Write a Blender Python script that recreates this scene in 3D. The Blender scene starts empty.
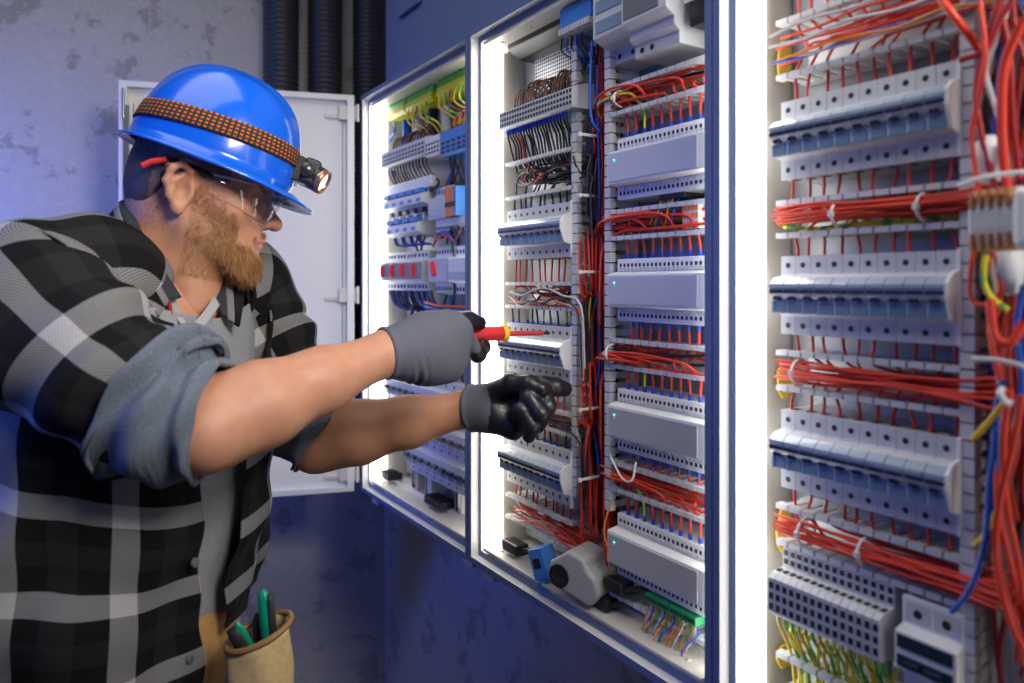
import bpy, bmesh, math, random
import numpy as np
from mathutils import Vector, Matrix, Euler
sc = bpy.context.scene
COL = sc.collection
rnd = random.Random(7)

# ------------------------------------------------------------------ camera, world, lights, exposure
F = 740.0                       # focal length in pixels of the 1024 px wide photograph
HZ = 284.0                      # horizon row
TH = math.atan(467.0 / F)       # yaw of the view axis away from the cabinet wall (+Y)
ZC = 1.40                       # camera height
A = 0.684                       # distance of the cabinet fronts (plane X = A)
cs, sn = math.cos(TH), math.sin(TH)
cam = bpy.data.objects.new('camera', bpy.data.cameras.new('camera'))
COL.objects.link(cam)
cam.location = (0, 0, ZC)
cam.rotation_euler = (math.pi / 2, 0, -TH)
cam.data.sensor_width = 36.0
cam.data.lens = F / 1024 * 36
cam.data.shift_y = -(341.5 - HZ) / 1024
cam.data.clip_start = 0.02
cam.data.dof.use_dof = True
cam.data.dof.focus_distance = 1.18
cam.data.dof.aperture_fstop = 3.0
sc.camera = cam
sc.view_settings.view_transform = 'Standard'
sc.view_settings.look = 'None'
sc.view_settings.gamma = 1.0
sc.view_settings.use_curve_mapping = False
sc.view_settings.exposure = 0.0
wd = bpy.data.worlds.new('world'); sc.world = wd; wd.use_nodes = True
wd.node_tree.nodes['Background'].inputs[0].default_value = (0.12, 0.14, 0.22, 1)
wd.node_tree.nodes['Background'].inputs[1].default_value = 0.07

def K(px, py, d):               # photograph pixel at depth d (m along the view axis) -> world point
    x = (px - 512) / F * d; z = (HZ - py) / F * d
    return Vector((cs * x + sn * d, -sn * x + cs * d, ZC + z))

def area(name, loc, target, size, power, color, spread=180):
    l = bpy.data.lights.new(name, 'AREA'); l.size = size; l.energy = power; l.color = color
    l.spread = math.radians(spread)
    o = bpy.data.objects.new(name, l); COL.objects.link(o); o.location = loc
    o.rotation_euler = (Vector(target) - Vector(loc)).to_track_quat('-Z', 'Y').to_euler()
    return o
def CL(x, d, z):                # camera-relative: right, depth, up
    return Vector((cs * x + sn * d, -sn * x + cs * d, ZC + z))
area('key_softbox', CL(0.52, 0.12, 0.62), CL(-0.45, 1.1, -0.05), 0.40, 4.0, (1.0, 0.94, 0.87), 75)
area('blue_side', CL(-1.45, 0.62, 0.15), CL(-0.55, 1.05, -0.1), 0.3, 1.0, (0.06, 0.16, 1.0), 50)
area('blue_flood', CL(-1.17, -0.40, 0.40), (A, 0.86, ZC-0.05), 0.16, 0.65, (0.06, 0.19, 1.0), 62)
area('blue_wash', (-0.80, 1.72, ZC+0.25), (0.10, 2.2, ZC), 0.3, 4.5, (0.07, 0.17, 1.0), 100)
area('overhead_fill', (-0.05, 0.75, 2.75), (0.30, 0.85, 1.2), 1.2, 13, (1.0, 0.97, 0.92))  # added overhead fill that whitens the device fronts, no known lamp there

# ------------------------------------------------------------------ helpers
MATS = {}
def mat(name, col, rough=0.5, metal=0.0, emit=None, es=0.0, noise=None, bump=0.0, bscale=200.0, coat=0.0, trans=0.0, alpha=1.0, spec=0.5, sss=0.0):
    if name in MATS: return MATS[name]
    m = bpy.data.materials.new(name); m.use_nodes = True
    nt = m.node_tree; b = nt.nodes['Principled BSDF']
    b.inputs['Base Color'].default_value = (*col, 1); b.inputs['Roughness'].default_value = rough
    b.inputs['Metallic'].default_value = metal; b.inputs['Coat Weight'].default_value = coat
    b.inputs['Transmission Weight'].default_value = trans; b.inputs['Alpha'].default_value = alpha
    b.inputs['Specular IOR Level'].default_value = spec
    if sss:
        b.inputs['Subsurface Weight'].default_value = sss; b.inputs['Subsurface Radius'].default_value = (0.01, 0.004, 0.002)
    if emit:
        b.inputs['Emission Color'].default_value = (*emit, 1); b.inputs['Emission Strength'].default_value = es
    if noise or bump:
        tc = nt.nodes.new('ShaderNodeTexCoord'); n = nt.nodes.new('ShaderNodeTexNoise')
        nt.links.new(tc.outputs['Object'], n.inputs['Vector']); n.inputs['Scale'].default_value = bscale
        n.inputs['Detail'].default_value = 5
        if noise:
            r = nt.nodes.new('ShaderNodeValToRGB'); r.color_ramp.elements[0].position = 0.35; r.color_ramp.elements[1].position = 0.65
            r.color_ramp.elements[0].color = (*col, 1); r.color_ramp.elements[1].color = (*noise, 1)
            nt.links.new(n.outputs['Fac'], r.inputs['Fac']); nt.links.new(r.outputs['Color'], b.inputs['Base Color'])
        if bump:
            bp = nt.nodes.new('ShaderNodeBump'); bp.inputs['Strength'].default_value = bump; bp.inputs['Distance'].default_value = 0.002
            nt.links.new(n.outputs['Fac'], bp.inputs['Height']); nt.links.new(bp.outputs['Normal'], b.inputs['Normal'])
    MATS[name] = m
    return m
def s2l(r, g, b):
    f = lambda c: ((c / 255 + 0.055) / 1.055) ** 2.4 if c > 10 else c / 255 / 12.92
    return (f(r), f(g), f(b))

class MB:                       # collects boxes, prisms, tubes ... into one mesh
    def __init__(s): s.v = []; s.f = []; s.m = []; s.sm = []
    def add(s, vs, fs, m=0, smooth=False):
        o = len(s.v); s.v += [tuple(v) for v in vs]
        for f in fs: s.f.append([i + o for i in f]); s.m.append(m); s.sm.append(smooth)
    def box(s, x0, x1, y0, y1, z0, z1, m=0):
        s.add([(x0,y0,z0),(x1,y0,z0),(x1,y1,z0),(x0,y1,z0),(x0,y0,z1),(x1,y0,z1),(x1,y1,z1),(x0,y1,z1)],
              [(0,3,2,1),(4,5,6,7),(0,1,5,4),(1,2,6,5),(2,3,7,6),(3,0,4,7)], m)
    def obox(s, c, ux, uy, uz, m=0):    # oriented box: centre and three half-extent vectors
        c, ux, uy, uz = Vector(c), Vector(ux), Vector(uy), Vector(uz)
        s.add([c+ux*i+uy*j+uz*k for k in (-1,1) for j in (-1,1) for i in (-1,1)],
              [(0,2,3,1),(4,5,7,6),(0,1,5,4),(1,3,7,5),(3,2,6,7),(2,0,4,6)], m)
    def prism(s, poly, x0, x1, m=0):    # (y,z) polygon extruded along x
        n = len(poly)
        s.add([(x0,y,z) for y,z in poly] + [(x1,y,z) for y,z in poly],
              [tuple(range(n)), tuple(range(2*n-1,n-1,-1))] + [(i,i+n,(i+1)%n+n,(i+1)%n) for i in range(n)], m)
    def disc(s, c, r, ax='y', n=8, m=0, sgn=-1):
        c = Vector(c); vs = []
        for i in range(n):
            a = 2*math.pi*i/n; p, q = r*math.cos(a), r*math.sin(a)
            vs.append(c + (Vector((p,0,q)) if ax == 'y' else Vector((p,q,0)) if ax == 'z' else Vector((0,p,q))))
        s.add(vs, [tuple(range(n))], m)
    def tube(s, pts, r, n=6, m=0, cap=True, rf=None):
        P = [Vector(p) for p in pts]; k = len(P); T = [(P[min(i+1,k-1)]-P[max(i-1,0)]).normalized() for i in range(k)]
        up = Vector((0,0,1)) if abs(T[0].z) < .9 else Vector((1,0,0))
        N = (up - T[0]*up.dot(T[0])).normalized(); vs = []
        for i in range(k):
            N = N - T[i]*N.dot(T[i])
            N = N.normalized() if N.length > 1e-6 else T[i].orthogonal().normalized()
            B = T[i].cross(N); rr = r*(rf(i/(k-1)) if rf else 1)
            for j in range(n):
                a = 2*math.pi*j/n; vs.append(P[i] + (N*math.cos(a)+B*math.sin(a))*rr)
        fs = [(i*n+j, i*n+(j+1)%n, (i+1)*n+(j+1)%n, (i+1)*n+j) for i in range(k-1) for j in range(n)]
        s.add(vs, fs, m, True)
        if cap: s.add(vs[:n], [tuple(range(n-1,-1,-1))], m); s.add(vs[-n:], [tuple(range(n))], m)
    def lathe(s, prof, c=(0,0,0), ax='z', n=20, m=0):  # (r, h) profile
        vs = []
        for r, h in prof:
            for j in range(n):
                a = 2*math.pi*j/n; p, q = r*math.cos(a), r*math.sin(a)
                v = (p,q,h) if ax == 'z' else (h,p,q) if ax == 'x' else (q,h,p)
                vs.append(Vector(c)+Vector(v))
        fs = [(i*n+j, i*n+(j+1)%n, (i+1)*n+(j+1)%n, (i+1)*n+j) for i in range(len(prof)-1) for j in range(n)]
        s.add(vs, fs, m, True)
    def mesh(s, name):
        me = bpy.data.meshes.new(name); me.from_pydata(s.v, [], s.f)
        me.polygons.foreach_set('material_index', s.m); me.polygons.foreach_set('use_smooth', s.sm); me.update()
        return me
    def build(s, name, mats, parent=None, bevel=0, seg=2):
        me = s.mesh(name)
        for m in (mats if isinstance(mats, (list, tuple)) else [mats]): me.materials.append(m)
        bm = bmesh.new(); bm.from_mesh(me); bmesh.ops.recalc_face_normals(bm, faces=bm.faces); bm.to_mesh(me); bm.free()
        return link(name, me, parent, bevel, seg)
def link(name, me, parent=None, bevel=0, seg=2):
    o = bpy.data.objects.new(name, me); COL.objects.link(o)
    if parent: o.parent = parent
    if bevel:
        b = o.modifiers.new('Bevel', 'BEVEL'); b.width = bevel; b.segments = seg; b.limit_method = 'ANGLE'; b.harden_normals = False
    return o
def tag(o, label=None, cat=None, group=None, kind=None):
    if label: o['label'] = label
    if cat: o['category'] = cat
    if group: o['group'] = group
    if kind: o['kind'] = kind
    return o
def empty(name, loc, rz=0.0, label=None, cat=None, group=None):
    o = bpy.data.objects.new(name, None); COL.objects.link(o); o.location = loc; o.rotation_euler = (0,0,rz)
    o.empty_display_size = 0.02
    return tag(o, label, cat, group)
KIDS = {}
def copy_tree(o, parent=None):
    c = o.copy(); COL.objects.link(c)
    if parent: c.parent = parent
    for ch in list(o.children): copy_tree(ch, c)
    return c
def place(proto, used, loc, label, group=None):
    o = copy_tree(proto) if used else proto
    o.location = loc; o['label'] = label
    if group: o['group'] = group
    return o
ORD = 'first second third fourth fifth sixth seventh eighth ninth tenth eleventh twelfth thirteenth fourteenth fifteenth sixteenth seventeenth eighteenth nineteenth twentieth twenty-first twenty-second twenty-third twenty-fourth twenty-fifth twenty-sixth twenty-seventh twenty-eighth twenty-ninth thirtieth thirty-first thirty-second thirty-third thirty-fourth thirty-fifth thirty-sixth'.split()
def smooth_path(pts, k=5):
    P = [Vector(p) for p in pts]; out = []
    Q = [P[0]*2-P[1]] + P + [P[-1]*2-P[-2]]
    for i in range(1, len(Q)-2):
        a, b, c, d = Q[i-1], Q[i], Q[i+1], Q[i+2]
        for j in range(k):
            t = j/k
            out.append(0.5*((2*b)+(c-a)*t+(2*a-5*b+4*c-d)*t*t+(3*b-a-3*c+d)*t*t*t))
    out.append(P[-1]); return out

# pixel on the plane X = A + w -> Y (along the wall) and Z
def pY(px, w): return (A + w) / math.tan(math.atan((px-512)/F) + TH)
def pZ(px, py, w):
    Y = pY(px, w); return ZC + (HZ-py)/F*(Y*cs+(A+w)*sn)
def CW(Y, w, Z): return Vector((A+w, Y, Z))
def at(px, py, w): return CW(pY(px, w), w, pZ(px, py, w))
WP = 0.11                       # depth of the mounting plates behind the fronts
R90 = -math.pi/2

# ------------------------------------------------------------------ materials
def wall_mat(name, c0, c1, c2):
    m = bpy.data.materials.new(name); m.use_nodes = True; nt = m.node_tree; b = nt.nodes['Principled BSDF']
    tc = nt.nodes.new('ShaderNodeTexCoord')
    n1 = nt.nodes.new('ShaderNodeTexNoise'); n1.inputs['Scale'].default_value = 8.5; n1.inputs['Detail'].default_value = 9; n1.inputs['Roughness'].default_value = 0.68
    n2 = nt.nodes.new('ShaderNodeTexNoise'); n2.inputs['Scale'].default_value = 60; n2.inputs['Detail'].default_value = 6
    r1 = nt.nodes.new('ShaderNodeValToRGB'); e = r1.color_ramp.elements
    e[0].position = 0.555; e[0].color = (*c0, 1); e[1].position = 0.60; e[1].color = (*c1, 1)
    x = r1.color_ramp.elements.new(0.70); x.color = (*c2, 1)
    nt.links.new(tc.outputs['Object'], n1.inputs['Vector']); nt.links.new(tc.outputs['Object'], n2.inputs['Vector'])
    nt.links.new(n1.outputs['Fac'], r1.inputs['Fac'])
    mx = nt.nodes.new('ShaderNodeMixRGB'); mx.blend_type = 'MULTIPLY'; mx.inputs[0].default_value = 0.25
    nt.links.new(r1.outputs['Color'], mx.inputs[1]); nt.links.new(n2.outputs['Fac'], mx.inputs[2])
    nt.links.new(mx.outputs[0], b.inputs['Base Color']); b.inputs['Roughness'].default_value = 0.85
    bp = nt.nodes.new('ShaderNodeBump'); bp.inputs['Strength'].default_value = 0.5; bp.inputs['Distance'].default_value = 0.004
    inv = nt.nodes.new('ShaderNodeMath'); inv.operation = 'SUBTRACT'; inv.inputs[0].default_value = 1.0
    nt.links.new(r1.outputs['Alpha'], inv.inputs[1])
    nt.links.new(n2.outputs['Fac'], bp.inputs['Height']); nt.links.new(bp.outputs['Normal'], b.inputs['Normal'])
    return m
M_wall = wall_mat('plaster', (0.52,0.51,0.54), (0.34,0.335,0.35), (0.42,0.415,0.43))
M_floor = mat('floor_concrete', (0.16,0.16,0.17), 0.8, noise=(0.22,0.22,0.23), bscale=6)
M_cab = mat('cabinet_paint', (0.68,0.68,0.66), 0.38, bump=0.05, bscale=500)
M_ext = mat('cabinet_outer_blue', (0.10,0.15,0.32), 0.38, bump=0.05, bscale=500)  # one blue tone for cabinet outsides, grooves and trunking
M_inner = mat('cabinet_inner', (0.58,0.55,0.48), 0.4)
M_plate = mat('mounting_plate', (0.26,0.27,0.29), 0.45, 0.4, bump=0.03, bscale=300)
M_led = mat('led_strip', (0.9,0.9,0.9), 0.5, emit=(1.0,0.985,0.94), es=6.0)
M_led2 = mat('led_strip_dim', (0.9,0.9,0.9), 0.5, emit=(1.0,0.985,0.94), es=5.0)
M_grey = mat('grey_plastic', (0.56,0.57,0.59), 0.42)
M_white = mat('white_plastic', (0.78,0.78,0.77), 0.4)
M_duct = mat('duct_plastic', (0.60,0.61,0.62), 0.45)
M_dark = mat('dark_hole', (0.012,0.013,0.018), 0.5)
M_navy = mat('navy_window', (0.02,0.032,0.055), 0.15, coat=0.3)
M_label = mat('label_window', (0.20,0.29,0.41), 0.10, coat=0.6)
M_labelrim = mat('label_rim', (0.30,0.50,0.72), 0.15, coat=0.5)
M_pale = mat('clear_cover', (0.38,0.46,0.56), 0.10, coat=0.5)
M_alu = None
M_red = mat('red_insulation', (0.70,0.045,0.018), 0.35)
M_red2 = mat('dark_and_shaded_red', (0.36,0.013,0.012), 0.35)
M_black = mat('black_plastic', (0.012,0.012,0.014), 0.35)
M_blackw = mat('black_insulation', (0.016,0.017,0.022), 0.38)
M_bluew = mat('blue_insulation', (0.015,0.10,0.55), 0.35)
M_brown = mat('brown_insulation', (0.20,0.075,0.035), 0.4)
M_yel = mat('yellow_insulation', (0.80,0.55,0.02), 0.4)
M_orange = mat('orange_insulation', (0.85,0.26,0.02), 0.4)
M_grn = mat('green_insulation', (0.03,0.35,0.10), 0.4)
M_whw = mat('white_insulation', (0.62,0.63,0.66), 0.4)
M_ferrule = mat('blue_ferrule', (0.01,0.07,0.60), 0.35)
M_green = mat('green_terminal', (0.10,0.62,0.05), 0.35)
M_yellow = mat('yellow_terminal', (0.90,0.86,0.02), 0.35)
M_greenc = mat('green_connector', (0.03,0.36,0.13), 0.4)
M_bluep = mat('blue_plastic', (0.05,0.22,0.62), 0.38)
M_redp = mat('red_switch', (0.80,0.02,0.02), 0.3)
M_orangep = mat('orange_plastic', (0.80,0.24,0.05), 0.4)
M_tie = mat('cable_tie_nylon', (0.75,0.74,0.72), 0.4)
M_steel = mat('steel', (0.45,0.46,0.48), 0.32, 1.0)
M_gled = mat('green_indicator', (0.1,0.9,0.3), 0.4, emit=(0.05,1.0,0.3), es=2.5)
M_beige = mat('beige_plastic', (0.66,0.63,0.55), 0.45)
M_yelpad = mat('yellow_pad', (0.80,0.55,0.06), 0.6, bump=0.3, bscale=90)
def yg_mat():                    # green-yellow striped earth wire
    m = bpy.data.materials.new('earth_insulation'); m.use_nodes = True; nt = m.node_tree; b = nt.nodes['Principled BSDF']
    tc = nt.nodes.new('ShaderNodeTexCoord'); w = nt.nodes.new('ShaderNodeTexNoise'); w.inputs['Scale'].default_value = 90
    mp = nt.nodes.new('ShaderNodeMapping'); mp.inputs['Scale'].default_value = (1,1,0.12)
    r = nt.nodes.new('ShaderNodeValToRGB'); r.color_ramp.interpolation = 'CONSTANT'
    r.color_ramp.elements[0].color = (0.05,0.42,0.06,1); r.color_ramp.elements[1].position = 0.47; r.color_ramp.elements[1].color = (0.82,0.72,0.02,1)
    nt.links.new(tc.outputs['Object'], mp.inputs[0]); nt.links.new(mp.outputs[0], w.inputs['Vector']); nt.links.new(w.outputs['Fac'], r.inputs['Fac'])
    nt.links.new(r.outputs['Color'], b.inputs['Base Color']); b.inputs['Roughness'].default_value = 0.4
    return m
M_yg = yg_mat()
def brushed():
    m = bpy.data.materials.new('brushed_aluminium'); m.use_nodes = True; nt = m.node_tree; b = nt.nodes['Principled BSDF']
    tc = nt.nodes.new('ShaderNodeTexCoord'); mp = nt.nodes.new('ShaderNodeMapping'); mp.inputs['Scale'].default_value = (900,4,6)
    n = nt.nodes.new('ShaderNodeTexNoise'); n.inputs['Scale'].default_value = 1.0; n.inputs['Detail'].default_value = 3
    r = nt.nodes.new('ShaderNodeMapRange'); r.inputs['To Min'].default_value = 0.25; r.inputs['To Max'].default_value = 0.5
    nt.links.new(tc.outputs['Object'], mp.inputs[0]); nt.links.new(mp.outputs[0], n.inputs['Vector'])
    nt.links.new(n.outputs['Fac'], r.inputs['Value']); nt.links.new(r.outputs[0], b.inputs['Roughness'])
    b.inputs['Base Color'].default_value = (0.66,0.67,0.69,1); b.inputs['Metallic'].default_value = 0.4
    return m
M_alu = brushed()
def perf():
    m = bpy.data.materials.new('perforated_steel'); m.use_nodes = True; nt = m.node_tree; b = nt.nodes['Principled BSDF']
    tc = nt.nodes.new('ShaderNodeTexCoord'); v = nt.nodes.new('ShaderNodeTexVoronoi'); v.inputs['Scale'].default_value = 150; v.inputs['Randomness'].default_value = 0; mp = nt.nodes.new('ShaderNodeMapping'); mp.inputs['Scale'].default_value = (1,0,1)
    r = nt.nodes.new('ShaderNodeValToRGB'); r.color_ramp.interpolation = 'CONSTANT'
    r.color_ramp.elements[0].color = (0.02,0.02,0.025,1); r.color_ramp.elements[1].position = 0.36; r.color_ramp.elements[1].color = (0.5,0.51,0.54,1)
    nt.links.new(tc.outputs['Object'], mp.inputs[0]); nt.links.new(mp.outputs[0], v.inputs['Vector']); nt.links.new(v.outputs['Distance'], r.inputs['Fac'])
    nt.links.new(r.outputs['Color'], b.inputs['Base Color']); b.inputs['Metallic'].default_value = 0.5; b.inputs['Roughness'].default_value = 0.4
    return m
M_perf = perf()

# ------------------------------------------------------------------ the setting
XW, YW = A + 0.25, 2.255        # right wall and back wall
def struct(name, args, m):
    b = MB(); b.box(*args); return tag(b.build(name, m), kind='structure')
struct('floor', (-2.6, XW+0.1, -1.2, YW+0.1, -0.1, 0.0), M_floor)
struct('wall_back', (-2.6, XW+0.1, YW, YW+0.1, 0, 2.9), M_wall)
struct('wall_right', (XW, XW+0.1, -1.2, YW, 0, 2.9), M_wall)

# ------------------------------------------------------------------ the three cabinets
def ring_loft(mb, y0, y1, z0, z1, prof, mats):
    loops = []
    for ins, w in prof:
        a, b, c, d = y0+ins, y1-ins, z0+ins, z1-ins
        loops.append([(A+w,a,c),(A+w,b,c),(A+w,b,d),(A+w,a,d)])
    for i in range(len(loops)-1):
        for j in range(4):
            k = (j+1) % 4
            mb.add([loops[i][j], loops[i][k], loops[i+1][k], loops[i+1][j]], [(0,1,2,3)], mats[i])
ZT, ZB = pZ(361, 96, 0), pZ(361, 490.5, 0)
CABY = [(pY(468,0)+0.001, pY(361,0)), (pY(712,0)+0.001, pY(468,0)-0.001), (0.03, pY(712,0)-0.001)]
CABN = ['left', 'middle', 'right']
CABL = ['open wall cabinet at the far left with its white door swung wide open',
        'open wall cabinet in the middle, tall dimmer units in its right half',
        'open wall cabinet at the right, nearest, cut by the edge of the photo']
cabs = []
for (y0, y1), nm, lb in zip(CABY, CABN, CABL):
    root = empty('electrical_cabinet', (0,0,0), 0, lb, 'cabinet', 'wall-mounted electrical cabinets')
    root.location = (XW, (y0+y1)/2, ZB)
    def loc(mb, name, m, parent=root, **kw):
        o = mb.build(name, m, None, **kw); o.parent = parent
        if parent.parent is None: o.location = tuple(-c for c in parent.location)
        return o
    b = MB()
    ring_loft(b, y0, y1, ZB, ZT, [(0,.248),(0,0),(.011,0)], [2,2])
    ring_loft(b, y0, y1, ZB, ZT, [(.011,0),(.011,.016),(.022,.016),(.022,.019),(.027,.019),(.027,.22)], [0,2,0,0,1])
    b.add([(A+.22,y0+.027,ZB+.027),(A+.22,y1-.027,ZB+.027),(A+.22,y1-.027,ZT-.027),(A+.22,y0+.027,ZT-.027)], [(0,1,2,3)], 1)
    b.add([(A+.248,y0,ZB),(A+.248,y1,ZB),(A+.248,y1,ZT),(A+.248,y0,ZT)], [(0,1,2,3)], 0)
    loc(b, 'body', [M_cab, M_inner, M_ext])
    b = MB()
    b.box(A+WP+.001, A+WP+.005, y0+.04, y1-.03, ZB+.04, ZT-.04)
    loc(b, 'mounting_plate', M_plate)
    for ya in (y1-.032, y0+.0275):
        b = MB(); b.box(A+(.014 if ya > y0+.1 else .026), A+(.058 if ya > y0+.1 else .070), ya, ya+.0045, ZB+.0275, ZT-.0275); loc(b, 'light_strip', M_led if ya > y0+.1 else M_led2)
    for zz, s_ in ((ZB+.0275, 1), (ZT-.0275, -1)):     # stepped rails along the bottom and top inside
        b = MB(); n = 6; pr = [(A+.012,zz),(A+.075,zz),(A+.075,zz+s_*.0125),(A+.06,zz+s_*.0125),(A+.055,zz+s_*.0055),(A+.012,zz+s_*.0055)]
        b.add([(x,y0+.028,z) for x,z in pr]+[(x,y1-.034,z) for x,z in pr], [tuple(range(n)),tuple(range(2*n-1,n-1,-1))]+[(k,(k+1)%n,(k+1)%n+n,k+n) for k in range(n)])
        loc(b, 'inner_rail', M_inner, bevel=.0015)
    for i in range(6):
        yy = y0+.07+(y1-y0-.14)*i/5
        for zz in (ZB+.0335, ZT-.0335):
            b = MB(); b.lathe([(0,zz+.0006),(.004,zz+.0006),(.004,zz-.0006),(0,zz-.0006)], (A+.033, yy, 0), 'z', 8); loc(b, 'screw', M_beige)
    for ya in (y1-.06, y0+.02):
        b = MB(); b.box(A+.02, A+.06, ya, ya+.04, ZB-.028, ZB-.0002); loc(b, 'wall_bracket', M_cab, bevel=.003)
    cabs.append((root, y0, y1, loc))

# the open door of the left cabinet
E = K(119, 284, 1.749); H = Vector((A-.004, pY(361,0)+.004, 0))
dv = Vector((E.x-H.x, E.y-H.y, 0)); DW = dv.length; dv.normalize(); dn = Vector((-dv.y, dv.x, 0))
if dn.dot(Vector((0,-1,0))) < 0: dn = -dn          # inner face looks back to the camera
dl = cabs[0][3]
def dbox(mb, u0, u1, n0, n1, z0, z1, m=0):
    c = H + dv*(u0+u1)/2 + dn*(n0+n1)/2 + Vector((0,0,(z0+z1)/2))
    mb.obox(c, dv*(u1-u0)/2, dn*(n1-n0)/2, Vector((0,0,(z1-z0)/2)), m)
b = MB(); z0, z1 = ZB-.0, ZT+.0
dbox(b, 0.012, DW, -.012, -.010, z0, z1)
for (u0,u1,q0,q1) in ((.012,.03,z0,z1),(DW-.018,DW,z0,z1),(.03,DW-.018,z0,z0+.014),(.03,DW-.018,z1-.014,z1)): dbox(b, u0, u1, -.010, .006, q0, q1)
door = dl(b, 'door', M_cab, bevel=.0025)
b = MB(); dbox(b, .040, .0415, -.0099, -.0085, z0+.05, z1-.05); dbox(b, DW-.030, DW-.0285, -.0099, -.0085, z0+.05, z1-.05)
b.build('gasket', M_black, door)
for zz in (z0+.045, z1-.045, z0+.5):
    b = MB(); dbox(b, .001, .05, -.0095, .004, zz-.018, zz+.018); dbox(b, .05, .085, -.0095, -.004, zz-.014, zz-.004)
    b.tube([H+dv*.004+dn*.005+Vector((0,0,zz-.022)), H+dv*.004+dn*.005+Vector((0,0,zz+.022))], .005, 8)
    b.build('hinge', M_inner, door, bevel=.001)
b = MB(); dbox(b, DW-.024, DW-.012, .006, .014, z0+.06, z1-.06)
b.tube([H+dv*(DW-.012)+dn*.012+Vector((0,0,z1-.09)), H+dv*(DW-.012)+dn*.012+Vector((0,0,z1-.02))], .003, 6)
b.build('lock_rod', M_steel, door)

# blue trunking on the right wall above the cabinets
b = MB()
ty1 = pY(387, .06); ty0 = pY(540, .06)
poly = [(ty1, 2.9), (ty1, ZT+.045), (ty1-.03, ZT+.004), (ty0, ZT+.004), (ty0, 2.9)]
n = len(poly)
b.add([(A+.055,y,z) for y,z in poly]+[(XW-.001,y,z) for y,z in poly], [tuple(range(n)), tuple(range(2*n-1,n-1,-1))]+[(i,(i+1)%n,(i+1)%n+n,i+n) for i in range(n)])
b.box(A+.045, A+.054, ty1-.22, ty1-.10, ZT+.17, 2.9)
o = b.build('cable_trunking', M_ext, None, bevel=.008); tag(o, 'wide blue trunking box standing on top of the far left cabinet', 'cable trunking')

# corrugated ducts hanging in the corner behind the door
def conduit(px, rad, Y, label):
    # centre pixel px on plane y = Y
    ang = math.atan((px-512)/F)+TH; x = Y*math.tan(ang)
    root = empty('corrugated_conduit', (x, Y, 1.2), 0, label, 'conduit', 'corrugated conduits behind the cabinet door')
    prof = []; z = 0.0; pit = rad*0.30
    while z < 1.69:
        prof += [(rad*.89, z), (rad, z+pit*.25), (rad, z+pit*.6), (rad*.89, z+pit*.8)]; z += pit
    b = MB(); b.lathe([(0,0)]+prof+[(0,z)], n=28); b.build('tube', mat('conduit_plastic', (0.035,0.036,0.042), 0.42), root)
    b = MB(); b.lathe([(rad*.9,-.04),(rad*1.1,-.04),(rad*1.1,.02),(rad*.9,.02)], n=28); b.build('collar', M_black, root)
conduit(281, .051, 2.195, 'leftmost black corrugated conduit in the corner behind the white door')
conduit(325, .051, 2.195, 'black corrugated conduit between two others behind the white door')
conduit(368, .047, 2.195, 'rightmost corrugated conduit, in deep shadow beside the left cabinet')
# ------------------------------------------------------------------ electrical devices
def finger_wall(L, up, dep=.062, pit=.0165, head=0):   # comb wall of a slotted duct: local x = length, y from 0 (plate) to -dep
    b = MB(); t = .0013
    b.box(0, L, -dep*.28, 0, -t, t)
    n = max(1, int(L/pit)); p = L/n
    for i in range(n):
        x = i*p
        b.box(x+p*.2, x+p*.8, -dep, -dep*.28, -t, t)
        b.box(x+p*.06, x+p*.94, -dep-.001, -dep+.010, -t*1.9-(0 if up else .0012)-head, t*1.9+(.0012 if up else 0)+head)
    return b
def duct(Y0, Y1, z0, z1, label, group='slotted wiring ducts', dep=.062):   # horizontal, Y0 left end (larger Y)
    L = Y0-Y1
    r = empty('wiring_duct', (A+WP, Y0, z0), R90, label, 'wiring duct', group)
    b = MB(); b.box(0, L, -.002, 0, 0, z1-z0); b.build('base', M_duct, r)
    for z in (0, z1-z0):
        o = finger_wall(L, z > 0, dep).build('finger_wall', M_duct, r); o.location = (0, -.002, z)
    return r
def vduct(Y0, Y1, z0, z1, label, dep=.062):
    r = empty('wiring_duct', (A+WP, Y0, z0), R90, label, 'wiring duct', 'slotted wiring ducts')
    b = MB(); b.box(0, Y0-Y1, -.002, 0, 0, z1-z0); b.build('base', M_duct, r)
    for x in (0, Y0-Y1):
        o = finger_wall(z1-z0, False, dep, .0165, .0035).build('finger_wall', M_duct, r); o.location = (x, -.002, 0); o.rotation_euler = (0, -math.pi/2, 0)
    return r
WIRES = []
def wire(pts, r, m, label, group, name='red_wire', k=4, n=6, cat='wire', ferr=None):
    b = MB(); b.tube(smooth_path(pts, k), r, n)
    if ferr is not None:
        p, q = Vector(pts[ferr]), Vector(pts[1 if ferr == 0 else -2]); d = (q-p).normalized()
        o = b.build(name, m); fb = MB(); fb.tube([p-d*.002, p+d*.011], r*1.35, 6); fb.build('ferrule', M_ferrule, o)
    else: o = b.build(name, m)
    return tag(o, label, cat, group)
J = lambda s: rnd.uniform(-s, s)

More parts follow.
